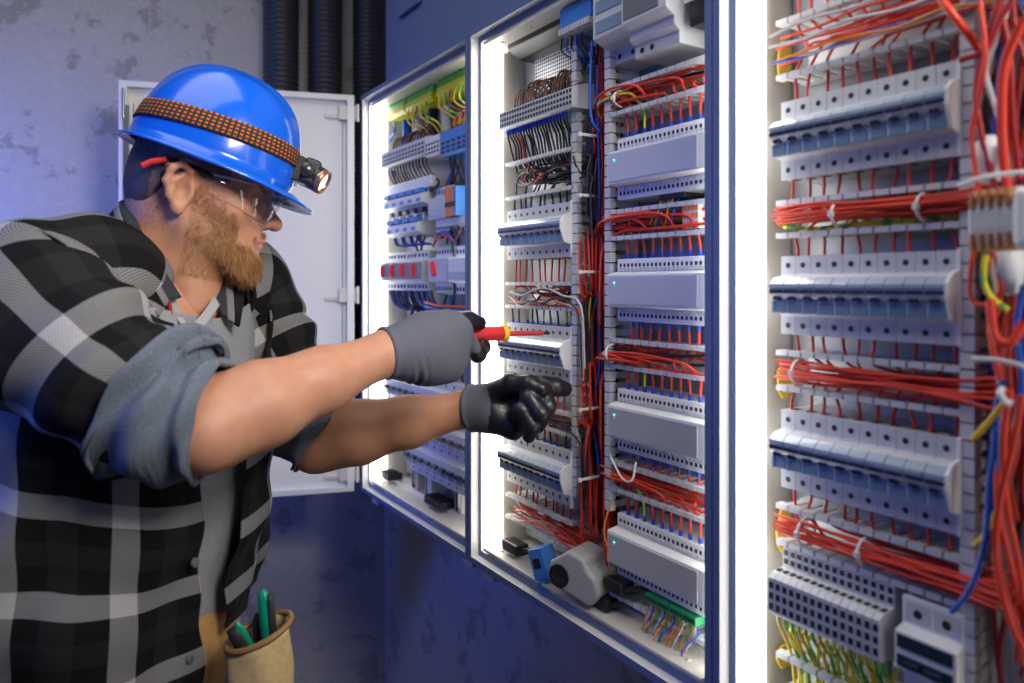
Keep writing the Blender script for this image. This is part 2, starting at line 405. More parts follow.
# --- fuse module (one pole of a fuse row)
MW = .0198
def make_fuse(name='fuse_module'):
    r = empty(name, (0,0,0), R90, 'x', 'fuse switch', 'x')
    e = .0003
    b = MB()
    b.prism([(0,0),(-.065,0),(-.065,.021),(-.066,.023),(-.078,.025),(-.079,.041),(-.083,.043),(-.086,.047),(-.086,.058),(-.078,.066),(-.066,.068),(-.065,.070),(-.065,.0905),(0,.0905)], e, MW-e, 0)
    for zc, zz in ((.0105, 0), (.080, 0)):
        b.disc((MW/2, -.0653, zc), .0033, n=10, m=1)
    for zc in (.0908, -.0003): b.box(MW*.3, MW*.7, -.055, -.045, zc-.0003, zc+.0003, 1)
    b.build('body', [M_grey, M_dark], r)
    b = MB(); b.box(.0008, MW-.0008, -.0872, -.084, .0485, .0520); b.build('slot', M_navy, r)
    b = MB(); b.box(.004, MW*.62, -.0850, -.080, .0405, .0438, 0); b.build('toggle', M_navy, r)
    b = MB(); b.box(.0022, MW-.0022, -.0805, -.077, .0262, .0385, 0); b.box(.0002, .0022, -.0815, -.077, .0255, .0392, 1); b.build('label_window', [M_label, M_labelrim], r)
    b = MB()
    b.prism([(-.0795,.0655),(-.0875,.0585),(-.0875,.0545),(-.0865,.0545),(-.0865,.0578),(-.078,.0655)], .0006, MW-.0006); b.build('cover', M_pale, r)
    return r
def make_endplate():
    r = empty('end_bracket', (0,0,0), R90, 'x', 'end bracket', 'white end brackets of the fuse rows')
    b = MB(); b.prism([(0,-.001),(-.067,-.001),(-.068,.02),(-.081,.024),(-.089,.046),(-.089,.060),(-.080,.069),(-.068,.072),(-.067,.092),(0,.092)], 0, .004)
    b.build('plate', M_white, r, bevel=.0008)
    b = MB()
    for z in (.03,.036,.05,.056): b.box(.0035, .0043, -.062, -.058, z, z+.003)
    b.build('vent', M_dark, r)
    return r
FUSE = make_fuse(); ENDP = make_endplate(); fused = [False, False]
def fuse_row(Yl, zb, n, where):
    for i in range(n):
        place(FUSE, fused[0], (A+WP, Yl-i*MW, zb), f'{ORD[i]} fuse switch from the left in {where}', f'fuse switches in {where}'); fused[0] = True
    place(ENDP, fused[1], (A+WP, Yl-n*MW-.0003, zb), f'white end bracket closing the right end of {where}'); fused[1] = True
    b = MB(); b.box(-.02, n*MW+.03, -.0075, -.0002, .028, .063)
    r = empty('din_rail', (A+WP, Yl, zb), R90, f'steel mounting rail behind {where}', 'mounting rail', 'steel mounting rails')
    b.build('rail', M_steel, r)

# ================= right cabinet
W3 = .045
Y3L = pY(781, W3); Y3R = Y3L-10*MW
rowz = [pZ(783, 180, W3), pZ(783, 334, W3), pZ(783, 487, W3)]
rown = ['the top fuse row of the right cabinet', 'the middle fuse row of the right cabinet', 'the bottom fuse row of the right cabinet']
for z, wname in zip(rowz, rown): fuse_row(Y3L, z, 10, wname)
d3 = []
DL3 = pY(775, W3); DR3 = Y3R-.004
for (ya, yb, nm) in ((77.5, 24, 'topmost duct of the right cabinet, full of red and grey wires'), (235.5, 204, 'second duct from the top in the right cabinet, red bundle tied inside'),
                     (387, 353, 'third duct from the top in the right cabinet, between two fuse rows'), (541, 506, 'duct above the earth terminals in the right cabinet')):
    z0, z1 = pZ(777, ya, W3), pZ(777, yb, W3)
    d3.append((z0, z1)); duct(DL3, DR3, z0, z1, 'grey slotted ' + nm)
zz = pZ(772, 652, W3)
d3.append((zz-.04, zz)); duct(DL3, pY(880, W3), zz-.04, zz, 'grey slotted duct under the green and yellow earth wires')
VD = DR3-.004
vduct(VD, VD-.085, ZB+.05, ZT-.03, 'grey upright slotted duct right of the fuse rows, right cabinet')

trunkY = VD-.045
def run_wire(Yi, zs, di, r, m, label, group, name, down, left=False, zfin=None):
    z0, z1 = d3[di]; zm = z0+(z1-z0)*rnd.uniform(.35,.72); w = rnd.uniform(.05,.08); s = -1 if down else 1
    wx = rnd.uniform(.052,.062)
    pts = [CW(Yi, wx, zs - s*.006), CW(Yi+J(.002), wx, zs+s*.008)]
    edge = z1 if down else z0
    pts += [CW(Yi+J(.004), wx, edge), CW(Yi-.004, (wx+w)/2, edge+s*.008), CW(Yi-.022, w, zm)]
    Y = Yi-.05
    while Y > trunkY+.02:
        pts.append(CW(Y, w+J(.003), zm+J(.0015))); Y -= .05
    zf = zfin if zfin is not None else zm + rnd.choice([-1,1])*rnd.uniform(.06,.2)
    pts += [CW(trunkY+J(.02), max(w,.07), zm+J(.006)), CW(trunkY-.01+J(.02), .082+J(.012), (zm+zf)/2), CW(trunkY+J(.025), .09, zf)]
    wire(pts, r, m, label, group, name)
for ri in range(3):
    for i in range(10):
        Yi = Y3L-(i+.5)*MW
        run_wire(Yi, rowz[ri]+.0905, ri, .0017, M_red, f'{ORD[i]} red wire from the left above {rown[ri]}', f'red wires above {rown[ri]}', 'red_wire', False)
        run_wire(Yi, rowz[ri], ri+1, .0017, M_red, f'{ORD[i]} red wire from the left below {rown[ri]}', f'red wires below {rown[ri]}', 'red_wire', True)
for i in range(9):              # wires dropping into the topmost duct
    Yi = Y3L-(i+.6)*MW
    z0, z1 = d3[0]
    zt = z1+.06
    run_wire(Yi, zt, 0, .0017, M_red, f'{ORD[i]} red wire from the left dropping into the topmost duct, right cabinet', 'red wires dropping into the topmost duct', 'red_wire', True)
# bundles lying the length of the ducts
def bundle(di, n, m, name, colour, w0=.04, lab=None, za=.25, zb=.75):
    z0, z1 = d3[di]
    for i in range(n):
        zz = z0+(z1-z0)*(za+(zb-za)*i/max(1,n-1)); w = w0+J(.010); pts = []
        Y = DL3-.004
        while Y > trunkY: pts.append(CW(Y, w+J(.003), zz+J(.003))); Y -= .05
        pts.append(CW(trunkY+J(.02), w, zz+rnd.choice([-1,1])*.05))
        wire(pts, .0017, m, lab or f'{colour} wire lying along the {ORD[di]} duct from the top, right cabinet', f'{colour} wires along the {ORD[di]} duct', name)
bundle(0, 3, M_red, 'red_wire', 'thick bundled red'); bundle(0, 3, M_whw, 'grey_wire', 'pale grey'); bundle(0, 1, M_bluew, 'blue_wire', 'thin blue'); bundle(0, 1, M_orange, 'orange_wire', 'thin orange')
bundle(1, 14, M_red, 'red_wire', 'bundled red', .044, None, .35, .8); bundle(1, 2, M_yg, 'earth_wire', 'green and yellow', .05, None, .10, .22)
bundle(2, 9, M_red, 'red_wire', 'bundled red', .046); bundle(3, 11, M_red, 'red_wire', 'bundled red', .044)
def tie(Y, w, z, ry, rz_, label, rot=0):
    b = MB(); pts = [CW(Y, w+ry*math.cos(t), z+rz_*math.sin(t)) for t in [i*math.pi/8 for i in range(17)]]
    b.tube(pts, .0016, 6); b.box(A+w-ry-.003, A+w-ry+.002, Y-.0025, Y+.0025, z-.003, z+.003)
    tag(b.build('cable_tie', M_tie), label, 'cable tie', 'white nylon cable ties')
for di, ps in ((1,(840,925)), (2,(800,)), (3,(806,866))):
    z0, z1 = d3[di]
    for q, px in enumerate(ps):
        tie(pY(px,.048), .048, (z0+z1)/2, .016, (z1-z0)*.36, f'white cable tie round the red bundle in the {ORD[di]} duct, {"left one" if q == 0 else "right one"}')
# yellow pads on the left inner wall
for i, (px, y0, y1) in enumerate(((779,32,80),(779,213,226),(779,365,402),(778,512,566),(779,655,683))):
    za, zb = pZ(px, y1, .06), pZ(px, y0, .06); Yc = CABY[2][1]-.030
    b = MB(); n = 10
    prof = [(A+.092+.015*math.cos(t)*rnd.uniform(.8,1.1), (za+zb)/2+(zb-za)/2*math.sin(t)*rnd.uniform(.85,1.1)) for t in [2*math.pi*k/n for k in range(n)]]
    b.add([(x,Yc,z) for x,z in prof]+[(x,Yc-.004,z) for x,z in prof], [tuple(range(n)),tuple(range(2*n-1,n-1,-1))]+[(k,(k+1)%n,(k+1)%n+n,k+n) for k in range(n)])
    tag(b.build('yellow_pad', M_yelpad, None, bevel=.001), f'{ORD[i]} yellow putty patch from the top on the right cabinet\'s inner left wall', 'putty patch', 'yellow putty patches')

# earth terminals, two storeys
def make_terminal():
    r = empty('terminal_block', (0,0,0), R90, 'x', 'terminal block', 'grey terminal blocks over the earth wires'); w = .0090
    b = MB(); e = .00035
    b.prism([(0,0),(-.088,.004),(-.090,.008),(-.090,.046),(-.084,.051),(-.064,.053),(-.064,.075),(-.058,.080),(0,.080)], e, w-e, 0)
    for z in (.014,.026,.038): b.box(w*.22, w*.78, -.0905, -.089, z-.0035, z+.0035, 1)
    for z in (.060,.070): b.box(w*.22, w*.78, -.0646, -.063, z-.003, z+.003, 1)
    b.build('body', [M_grey, M_dark], r)
    b = MB(); b.box(w*.25, w*.75, -.0785, -.0715, .0505, .0530); b.build('clamp_slot', M_dark, r); b = MB(); b.box(w*.25, w*.75, -.0555, -.048, .0797, .0805); b.build('clamp_slot', M_dark, r)
    return r
T3 = make_terminal(); tz = pZ(769, 617, .02)
TY3 = pY(768, .02)
for i in range(15):
    place(T3, i > 0, (A+WP, TY3-i*.009, tz), f'{ORD[i]} grey terminal block from the left above the earth wires, right cabinet')
    for q in range(2):
        Yi = TY3-(i+.3+.4*q)*.009; z0, z1 = d3[4]; zb = tz+.002
        pts = [CW(Yi, .035+.02*q, zb+.004), CW(Yi, .036+.02*q, zb-.012), CW(Yi+J(.004)-.003, .045, zb-.03), CW(Yi+J(.006)-.004, .055, z1), CW(Yi-.006, .06, z1-.05)]
        g = (i+q) % 3
        wire(pts, .0019, M_yg if g else M_yel, f'{"green and yellow" if g else "yellow"} earth wire hanging under the {ORD[i]} terminal block, {"rear" if q else "front"}', 'earth wires under the terminal blocks', 'earth_wire')
# two-pole main breaker at the bottom right
r = empty('main_breaker', (A+WP, pY(894,.03), pZ(894,690,.03)), R90, 'white two-pole breaker at the bottom of the right cabinet', 'breaker')
bw = (pY(894,.03)-pY(957,.03)); bh = pZ(894,597,.03)-pZ(894,690,.03)
b = MB(); b.prism([(0,0),(-.062,0),(-.064,bh*.22),(-.080,bh*.25),(-.080,bh*.66),(-.066,bh*.70),(-.066,bh),(0,bh)], 0, bw); b.build('body', M_white, r, bevel=.0015)
for k in range(2):
    x = bw*(.27+.46*k)
    b = MB(); b.box(x-bw*.2, x+bw*.2, -.0665, -.0655, bh*.74, bh*.95, 1); b.disc((x,-.0668,bh*.84), .0045, n=12); b.build('screw_terminal', [M_dark, M_grey], r)
b = MB(); b.box(bw*.06, bw*.94, -.0815, -.079, bh*.50, bh*.63); b.build('name_window', M_navy, r)
b = MB(); b.box(bw*.06, bw*.94, -.0815, -.079, bh*.30, bh*.42); b.box(bw*.2, bw*.45, -.088, -.08, bh*.33, bh*.39); b.box(bw*.55, bw*.8, -.088, -.08, bh*.33, bh*.39); b.build('toggle', M_navy, r)
# small crumpled grey clip between terminals and breaker
b = MB(); p = at(884, 622, .06)
b.lathe([(.002,-.012),(.005,-.008),(.006,0),(.005,.008),(.002,.012)], p, 'z', 10); tag(b.build('cable_clip', M_tie, None), 'pale crumpled clip between the terminal blocks and white breaker', 'clip')

# right-hand trunk: free hanging loops beside the ducts
def rw(pix, w, m, label, name='red_wire', r=.0026):
    ws = w if isinstance(w, (list, tuple)) else [w]*len(pix)
    wire([at(x, y, q) for (x, y), q in zip(pix, ws)], r, m, label, 'loose wires at the right edge', name, k=6, n=8)
G = 'loose wires at the right edge'
rw([(1024,18),(1004,70),(1003,150),(1012,215),(1016,260)], [.0,.005,.01,.015,.02], M_red, 'thick bright red wire curving down from the top right corner', r=.004)
rw([(980,0),(985,60),(972,130),(976,175),(978,230),(972,260),(971,297),(985,305),(1001,292),(998,268),(993,250)], .01, M_red, 'red wire looped round beside the grey lever connector', r=.0022)
rw([(988,255),(1000,300),(990,330),(1000,380),(1006,420),(998,470),(1000,520),(1020,600)], .015, M_red, 'red wire wandering down the right edge below the connector', r=.0028)
rw([(990,300),(995,335),(1010,343),(1024,322)], [.0,-.005,-.005,.0], M_red, 'thick red loop sagging at the right edge, mid height', r=.004)
rw([(1003,140),(1007,180),(1013,230),(1013,300),(1008,370),(1017,440),(1003,500),(997,545),(1010,610),(1024,640)], .02, M_red2, 'dark red wire running down the right edge behind the loop', r=.0028)
rw([(1022,395),(1012,450),(1000,500),(996,560),(1010,620),(1024,650)], .0, M_red, 'long red wire sweeping down the lower right edge', r=.003)
rw([(1010,390),(1003,440),(1006,500),(1018,560),(1024,600)], .005, M_red, 'red wire crossing another one at the lower right edge', r=.003)
rw([(996,430),(990,480),(985,540),(972,585),(952,612)], [.0,.0,.0,.01,.03], M_bluew, 'blue wire bending down into the white two-pole breaker', 'blue_wire', .0026)
rw([(1003,380),(996,420),(1000,470)], .012, M_bluew, 'short blue wire hanging beside the third fuse row', 'blue_wire', .003)
rw([(1024,285),(1016,330),(1022,380),(1015,420)], .012, M_bluew, 'dark blue wire at the very right edge, mid height', 'blue_wire', .0026)
rw([(986,255),(984,280),(992,298),(1008,310)], .006, M_yg, 'cut green and yellow wire end pointing right under connector', 'earth_wire', .0026)
rw([(1010,395),(990,420),(972,440)], .008, M_yel, 'cut yellow wire end beside the bottom fuse row', 'yellow_wire', .0024)
rw([(1000,505),(985,535),(974,545)], .012, M_yel, 'short yellow wire behind the blue wire, lower right', 'yellow_wire', .0022)
rw([(1010,0),(996,40),(986,75),(1000,120),(1012,180)], .03, M_whw, 'grey wire curving down behind the red loops, top right', 'grey_wire', .003)
rw([(985,20),(1000,60),(985,110),(998,170)], .035, M_blackw, 'black wire behind red loops at the top right', 'black_wire', .003)
rw([(1000,0),(984,50),(976,100),(990,170),(1000,200)], .02, M_red2, 'dark red wire bowing left at the top right edge', r=.003)
rw([(960,60),(985,50),(1000,20),(1012,0)], .015, M_red2, 'dark red wire rising from top duct to upper right corner', r=.003)
rw([(938,-6),(955,18),(978,48),(990,80),(996,120)], [.0,.0,.03,.07,.09], M_red, 'thick red wire slanting down across the top duct', r=.0038)
rw([(1000,5),(1010,60),(1013,120),(1020,180)], .03, M_red2, 'dark red wire straight down the top right edge', r=.003)
for k in range(30):
    x = 985+rnd.uniform(0,45); y = rnd.uniform(-60,420); w = rnd.uniform(.03,.09)
    mm, nmx, cx = rnd.choice([(M_red2,'red_wire','dark red'),(M_red2,'red_wire','dark red'),(M_red,'red_wire','red'),(M_blackw,'black_wire','black'),(M_bluew,'blue_wire','blue')])
    pts = [(x+J(8)+q*2, y+q*60) for q in range(6)]
    wire([at(px, py, w) for px, py in pts], .0024, mm, f'{cx} wire in the tangle behind the lever connector, right edge', 'tangle of wires behind the lever connector', nmx)
# lever connector
def P4(px, py, w): return at(px, py, w)
r = empty('lever_connector', P4(985, 253, .0), R90-.25, 'grey lever connector with orange levers among red wires', 'connector')
cw, ch = .042, .052
b = MB(); b.prism([(0,0),(-.018,.004),(-.02,.02),(-.02,.034),(-.014,ch),(0,ch)], 0, cw); b.build('body', M_grey, r, bevel=.002)
for k in range(5):
    b = MB(); x = cw*(.12+.19*k); b.box(x-.0017, x+.0017, -.0225, -.012, ch*.70, ch*.99); b.build('lever', mat('brown_orange',(0.42,0.17,0.06),0.4), r, bevel=.0008)
    b = MB(); b.box(x-.0017, x+.0017, -.0225, -.012, ch*.01, ch*.30); b.build('lever', mat('brown_orange',(0.42,0.17,0.06),0.4), r, bevel=.0008)
b = MB(); b.box(cw, cw+.014, -.024, 0, ch*.05, ch*.95); b.build('end_cap', M_white, r, bevel=.005, seg=3)
for i,(px,py,w,lb) in enumerate(((990,160,.03,'white plastic bushing above the grey lever connector'),(1008,270,.02,'white cable end cap under the grey lever connector'))):
    b = MB(); b.lathe([(0,-.022),(.010,-.02),(.013,0),(.012,.016),(.004,.022),(0,.022)], at(px,py,w), 'z', 14); tag(b.build('cable_bushing', M_white), lb, 'bushing')
r_ = at(972, 359, .0); q_ = at(1024, 366, .0)
b = MB(); b.tube(smooth_path([r_, (r_+q_)/2+Vector((0,0,.002)), q_]), .0022, 6); tag(b.build('cable_tie', M_tie), 'long white cable tie stretched across the right edge, mid height', 'cable tie')
b = MB(); b.tube(smooth_path([at(958,186,.0), at(985,177,.0), at(1024,172,.0)]), .0022, 6); tag(b.build('cable_tie', M_tie), 'long white cable tie stretched above the lever connector', 'cable tie')
b = MB(); b.tube(smooth_path([at(1003,388,.0), at(1000,393,-.004), at(1008,404,-.004), at(1012,402,.0)]), .0026, 6); tag(b.build('cable_tie', M_tie), 'white cable tie round red wires right of bottom fuse row', 'cable tie')
b = MB(); b.box(-.001, .11, -.010, -.004, 0, .9)
for k in range(14):
    for q in range(3): b.lathe([(0,-.0106),(.008,-.0106),(.008,-.0098)], (.03+.032*q, 0, .05+k*.062), 'y', 12, 1)
r = empty('perforated_plate', (A+WP, VD-.09, ZB+.05), R90, 'dark blue-lit perforated panel behind the loose wires at right edge', 'plate'); b.build('sheet', [mat('panel_blue_light_tint', (0.06,0.08,0.14), 0.45, 0.3), M_dark], r)  # blue light and shade are put into the dark panel colour

# ================= middle cabinet
W2 = .045
Y2L = pY(507, W2)
r2 = [('the upper fuse row of the middle cabinet', pZ(507,260,W2)), ('the fuse row behind the screwdriver', pZ(508,371,W2)), ('the fuse row below the black glove', pZ(508.5,481,W2))]
for nm, z in r2: fuse_row(Y2L, z, 10, nm)
DL2 = pY(505, W2); DR2 = Y2L-10*MW-.006
d2 = []
for ya, yb, nm in ((198.5,165,'duct under the black wires, black coil inside, middle cabinet'), (306,284,'duct between the upper fuse rows, middle cabinet'),
                   (417,400,'duct half hidden behind the black glove'), (516,495,'lowest left duct in the middle cabinet')):
    z0, z1 = pZ(507,ya,W2), pZ(507,yb,W2); d2.append((z0,z1)); duct(DL2, DR2, z0, z1, 'grey slotted '+nm)
V2 = DR2-.002; V2b = pY(607, W2)
vduct(V2, V2b, pZ(580,500,W2), ZT-.035, 'grey upright slotted duct carrying the red trunk, middle cabinet')
# right column ducts
RL, RR = V2b-.004, CABY[1][0]+.034
d2r = []
for (xa, ya, yb, nm) in ((606,116,91,'topmost duct of the dimmer column, red wires fanning out'), (601,239,214,'second duct from the top in the dimmer column'),
                     (601,364,339.5,'third duct from the top in the dimmer column'), (606,486,461,'fourth duct from the top in the dimmer column')):
    z0, z1 = pZ(xa,ya,W2), pZ(xa,yb,W2); d2r.append((z0,z1)); duct(RL, RR, z0, z1, 'grey slotted '+nm)
# the dimmer units
def make_unit(L):
    r = empty('dimmer_unit', (0,0,0), R90, 'x', 'dimmer unit', 'silver dimmer units in the middle cabinet')
    b = MB(); b.prism([(0,0),(-.060,0),(-.060,.019),(-.080,.0225),(-.080,.0705),(-.060,.074),(-.060,.093),(0,.093)], 0, L); b.build('body', M_white, r, bevel=.0012)
    b = MB(); b.box(.004, L-.016, -.0813, -.0795, .026, .067); b.build('face_plate', M_alu, r)
    for z in (.057,.052):
        b = MB(); b.lathe([(0,-.0822),(.0014,-.0822),(.0014,-.081)], (.018,0,z), 'y', 8); b.build('indicator', M_gled if z > .055 else M_grey, r)
    for za, zb, nm in ((.0,.019,'lower_terminal_strip'),(.074,.093,'upper_terminal_strip')):
        b = MB(); n = 22; p = (L-.012)/n
        for i in range(n): b.box(.004+i*p+p*.28, .004+i*p+p*.72, -.0606, -.0595, za+.007, za+.012, 1)
        for i in range(n): b.box(.004+i*p+p*.1, .004+i*p+p*.9, -.0635, -.060, (za+.0135) if za < .05 else (za+.001), (za+.018) if za < .05 else (za+.0055), 0)
        b.build(nm, [M_grey, M_dark], r)
    b = MB(); b.box(-.006, -.0002, -.055, -.030, .045, .065); b.build('bus_plug', M_bluep, r)
    return r
UL = pY(607,.03)-(RR+.001)
U = make_unit(UL); uz = []
for i, (xa, yb, nm) in enumerate(((607,185,'topmost silver dimmer unit with green indicator, middle cabinet'), (607,306,'second silver dimmer unit from the top, middle cabinet'),
                             (607,436,'third silver dimmer unit from the top, middle cabinet'), (608,562,'lowest silver dimmer unit, above the green plugs'))):
    z = pZ(xa, yb, .03)-.0225; uz.append(z)
    place(U, i > 0, (A+WP, pY(607,.03), z), nm)
# grey twin-module device at the top
r = empty('power_supply', (A+WP, pY(604,.04), pZ(604,62,.03)), R90, 'grey stepped power supply at the top of the dimmer column', 'power supply')
h = .13
b = MB(); b.prism([(0,0),(-.055,0),(-.055,.02),(-.075,.026),(-.092,.034),(-.092,.11),(-.06,.12),(-.06,h),(0,h)], .0, .075)
b.build('body', M_grey, r, bevel=.0015)
b = MB(); b.prism([(0,-.012),(-.075,-.012),(-.075,.006),(-.085,.012),(-.085,.024),(-.1,.032),(-.1,.125),(0,.125)], .0755, .165); b.build('large_housing', M_grey, r, bevel=.0015)
b = MB(); b.box(.080,.150,-.1012,-.0995,.038,.118); b.build('dark_cover', mat('smoked', (0.16,0.17,0.19), 0.3), r)
for k in range(2):
    b = MB(); b.box(.008, .066, -.0932, -.0915, .040+k*.03, .058+k*.03); b.build('label_window', M_label, r)
b = MB()
for x, y, z in ((.02,-.0555,.010),(.05,-.0555,.010),(.092,-.0755,-.003),(.112,-.0755,-.003)):
    b = MB(); b.disc((x,y-.0004,z), .0042, n=10); b.build('screw_terminal', M_dark, r)
r = empty('cable_gland_bar', (A+WP, pY(684,.03), pZ(684,26,.03)), R90, 'black device with white ties at the top right, middle cabinet', 'device')
b = MB(); b.box(0,.05,-.07,0,0,.10); b.build('body', M_black, r, bevel=.002)
for z in (.035,.055):
    b = MB(); b.tube([(-.004,-.074,z),(.05,-.074,z)], .003, 6); b.build('tie_strap', M_tie, r)

# terminal strip with brown wires, upper left of the middle cabinet
def make_slice(w, m, h=.036):
    r = empty('terminal_block', (0,0,0), R90, 'x', 'terminal block', 'x'); e = .0003
    b = MB(); b.prism([(0,0),(-.078,0),(-.082,.003),(-.082,h-.004),(-.074,h),(-.05,h+.006),(0,h+.006)], e, w-e)
    for z in (.008,.017,.027): b.box(w*.2, w*.8, -.0825, -.081, z-.0026, z+.0026, 1)
    b.build('body', [m, M_dark], r)
    b = MB(); b.box(w*.2, w*.8, -.066, -.060, h-.001, h+.0052); b.build('marker', M_dark, r)
    return r
def strip(px0, px1, py, w, n, m, lab, grp, h=.036):
    Yl = pY(px0, w); p = (Yl-pY(px1, w))/n; z = pZ(px0, py, w)
    S = make_slice(p, m, h)
    for i in range(n): place(S, i > 0, (A+WP, Yl-i*p, z), f'{ORD[i]} {lab}', grp)
    return Yl, p, z
Ys, ps, zs = strip(499, 572, 131, .028, 26, M_grey, 'grey terminal block from the left under the brown wires, middle cabinet', 'terminal blocks under the brown wires')
for i in range(24):
    Yi = Ys-(i+.6)*ps; hh = .055+J(.006)
    pts = [CW(Yi, .062, zs+.036), CW(Yi+J(.001), .060, zs+.055), CW(Yi-.003, .066, zs+hh+.022), CW(Yi-.008, .084, zs+hh+.026), CW(Yi-.012, .1, zs+hh+.01), CW(Yi-.013, .104, zs+.03)]
    wire(pts, .0019, M_brown if i % 5 != 3 else M_blackw, f'{ORD[i]} {"brown" if i%5!=3 else "black"} wire from the left arching above the terminal strip, middle cabinet', 'arched wires above the terminal strip', 'brown_wire' if i % 5 != 3 else 'black_wire')
z0, z1 = d2[0]
for i in range(22):
    Yi = Ys-(i+1.2)*ps
    m, c = (M_red, 'red') if i == 4 else (M_blackw, 'black')
    tY = V2-.02+J(.01)
    wire([CW(Yi, .04, zs+.002), CW(Yi, .042, zs-.012), CW(Yi+J(.004), .05, (zs+z1)/2), CW(Yi-.004, .055, z1), CW(Yi-.02, .06+J(.02), (z0+z1)/2+J(.012)), CW((Yi+tY)/2, .065+J(.02), (z0+z1)/2+J(.015)), CW(tY, .06, (z0+z1)/2+.01), CW(tY-.004, .06, z1+.03+J(.02))], .002, m,
         f'{ORD[i]} {c} wire from the left hanging below the terminal strip, middle cabinet', 'wires hanging below the terminal strip', f'{c}_wire', ferr=0)
for k in range(5):              # coil in that duct
    c = CW(Ys-.055-.012*k, .05+.004*k, (z0+z1)/2); pts = [c+Vector((.004*math.sin(t*.5+k), -.032*math.cos(t), .012*math.sin(t))) for t in [q*math.pi/4 for q in range(11)]]
    wire(pts, .002, M_blackw if k != 1 else M_red, f'{ORD[k]} loop from the left of the wire coil in the black-wire duct', 'coiled wires in the duct', 'wire_coil', n=6)
# fuse row wiring, middle cabinet left column
def run2(Yi, zs_, dz, m, label, group, name, down, r=.0018, ferr=None):
    z0, z1 = dz; zm = z0+(z1-z0)*rnd.uniform(.2,.8); w = rnd.uniform(.05,.085); s = -1 if down else 1; wx = rnd.uniform(.052,.06); edge = z1 if down else z0
    tY = V2-.018-rnd.uniform(0,.03)
    wire([CW(Yi, wx, zs_-s*.004), CW(Yi, wx, zs_+s*.008), CW(Yi+J(.004), wx, edge), CW(Yi-.006, (wx+w)/2, edge+s*.006), CW(Yi-.02, w, zm), CW((Yi+tY)/2, w+J(.008), zm+J(.006)), CW(tY+.01, w, zm), CW(tY, w-.01, zm-s*.03), CW(tY+J(.006), w-.01, zm-s*.1)], r, m, label, group, name, ferr=ferr)
spec = [(0, d2[0], False, [(M_blackw,'black')]), (0, d2[1], True, [(M_red,'red')]), (1, d2[1], False, [(M_blackw,'black'),(M_blackw,'black'),(M_yel,'yellow')]), (1, d2[2], True, [(M_red,'red')]),
        (2, d2[2], False, [(M_blackw,'black'),(M_red,'red')]), (2, d2[3], True, [(M_red,'red')])]
for ri, dz, down, cols in spec:
    for i in range(10):
        m, c = cols[i % len(cols)]
        run2(Y2L-(i+.5)*MW, r2[ri][1]+(0 if down else .0905), dz, m, f'{ORD[i]} wire, {c}, from the left {"below" if down else "above"} {r2[ri][0]}', f'wires {"below" if down else "above"} {r2[ri][0]}', f'{c}_wire', down, ferr=0 if (not down) else None)
for di in (1, 2, 3):             # wires lying in the ducts
    for k in range(6):
        z0, z1 = d2[di]; zz = z0+(z1-z0)*rnd.uniform(.15,.8); w = .05+J(.012); pts = [CW(DL2-.02-q*.04, w+J(.006), zz+J(.008)) for q in range(5)]+[CW(V2-.02, w, zz-.02), CW(V2-.03, w, zz-.12)]
        m, c = [(M_red,'red'),(M_blackw,'black'),(M_whw,'white')][k % 3] if di < 3 else (M_red,'red')
        wire(pts, .0018, m, f'{c} wire lying along the {["","duct between the upper fuse rows","duct behind the black glove","lowest left duct"][di]}, middle cabinet', f'wires in the {["","second","third","lowest"][di]} left duct', f'{c}_wire')
# the red trunk in the upright duct
for k in range(16):
    Yc = (V2+V2b)/2+J(.014); w = .06+rnd.uniform(0,.035)
    top = pZ(595, 60 if k > 4 else 5, W2); bot = pZ(595, 540+J(20), W2)
    m, c = (M_red2,'red') if k % 3 != 2 else ((M_bluew,'blue') if k == 8 else (M_blackw,'black'))  # the darker red holds the shade of the ducts on the red trunk wires
    pts = [CW(Yc+J(.010), w+J(.004), top+(bot-top)*q/9) for q in range(10)]
    wire(pts, .0022, m, f'{c} wire of the upright trunk beside the dimmer units', 'upright wire trunk in the middle cabinet', f'{c}_wire', n=6)
for i, py in enumerate((134, 195, 272, 410, 480)):
    tie((V2+V2b)/2, .045, pZ(595,py,W2), .02, .001, f'{ORD[i]} white cable tie from the top around the upright red trunk')
for k in range(9):
    Yc = V2-.012-rnd.uniform(0,.02); w = .062+rnd.uniform(0,.03); top = pZ(585,70+J(40),W2); bot = pZ(585,520+J(25),W2)
    wire([CW(Yc+J(.006), w+J(.004), top+(bot-top)*q/9) for q in range(10)], .0026, M_blackw, 'thick black wire of the upright trunk, left side, middle cabinet', 'black wires of the upright trunk', 'black_wire')
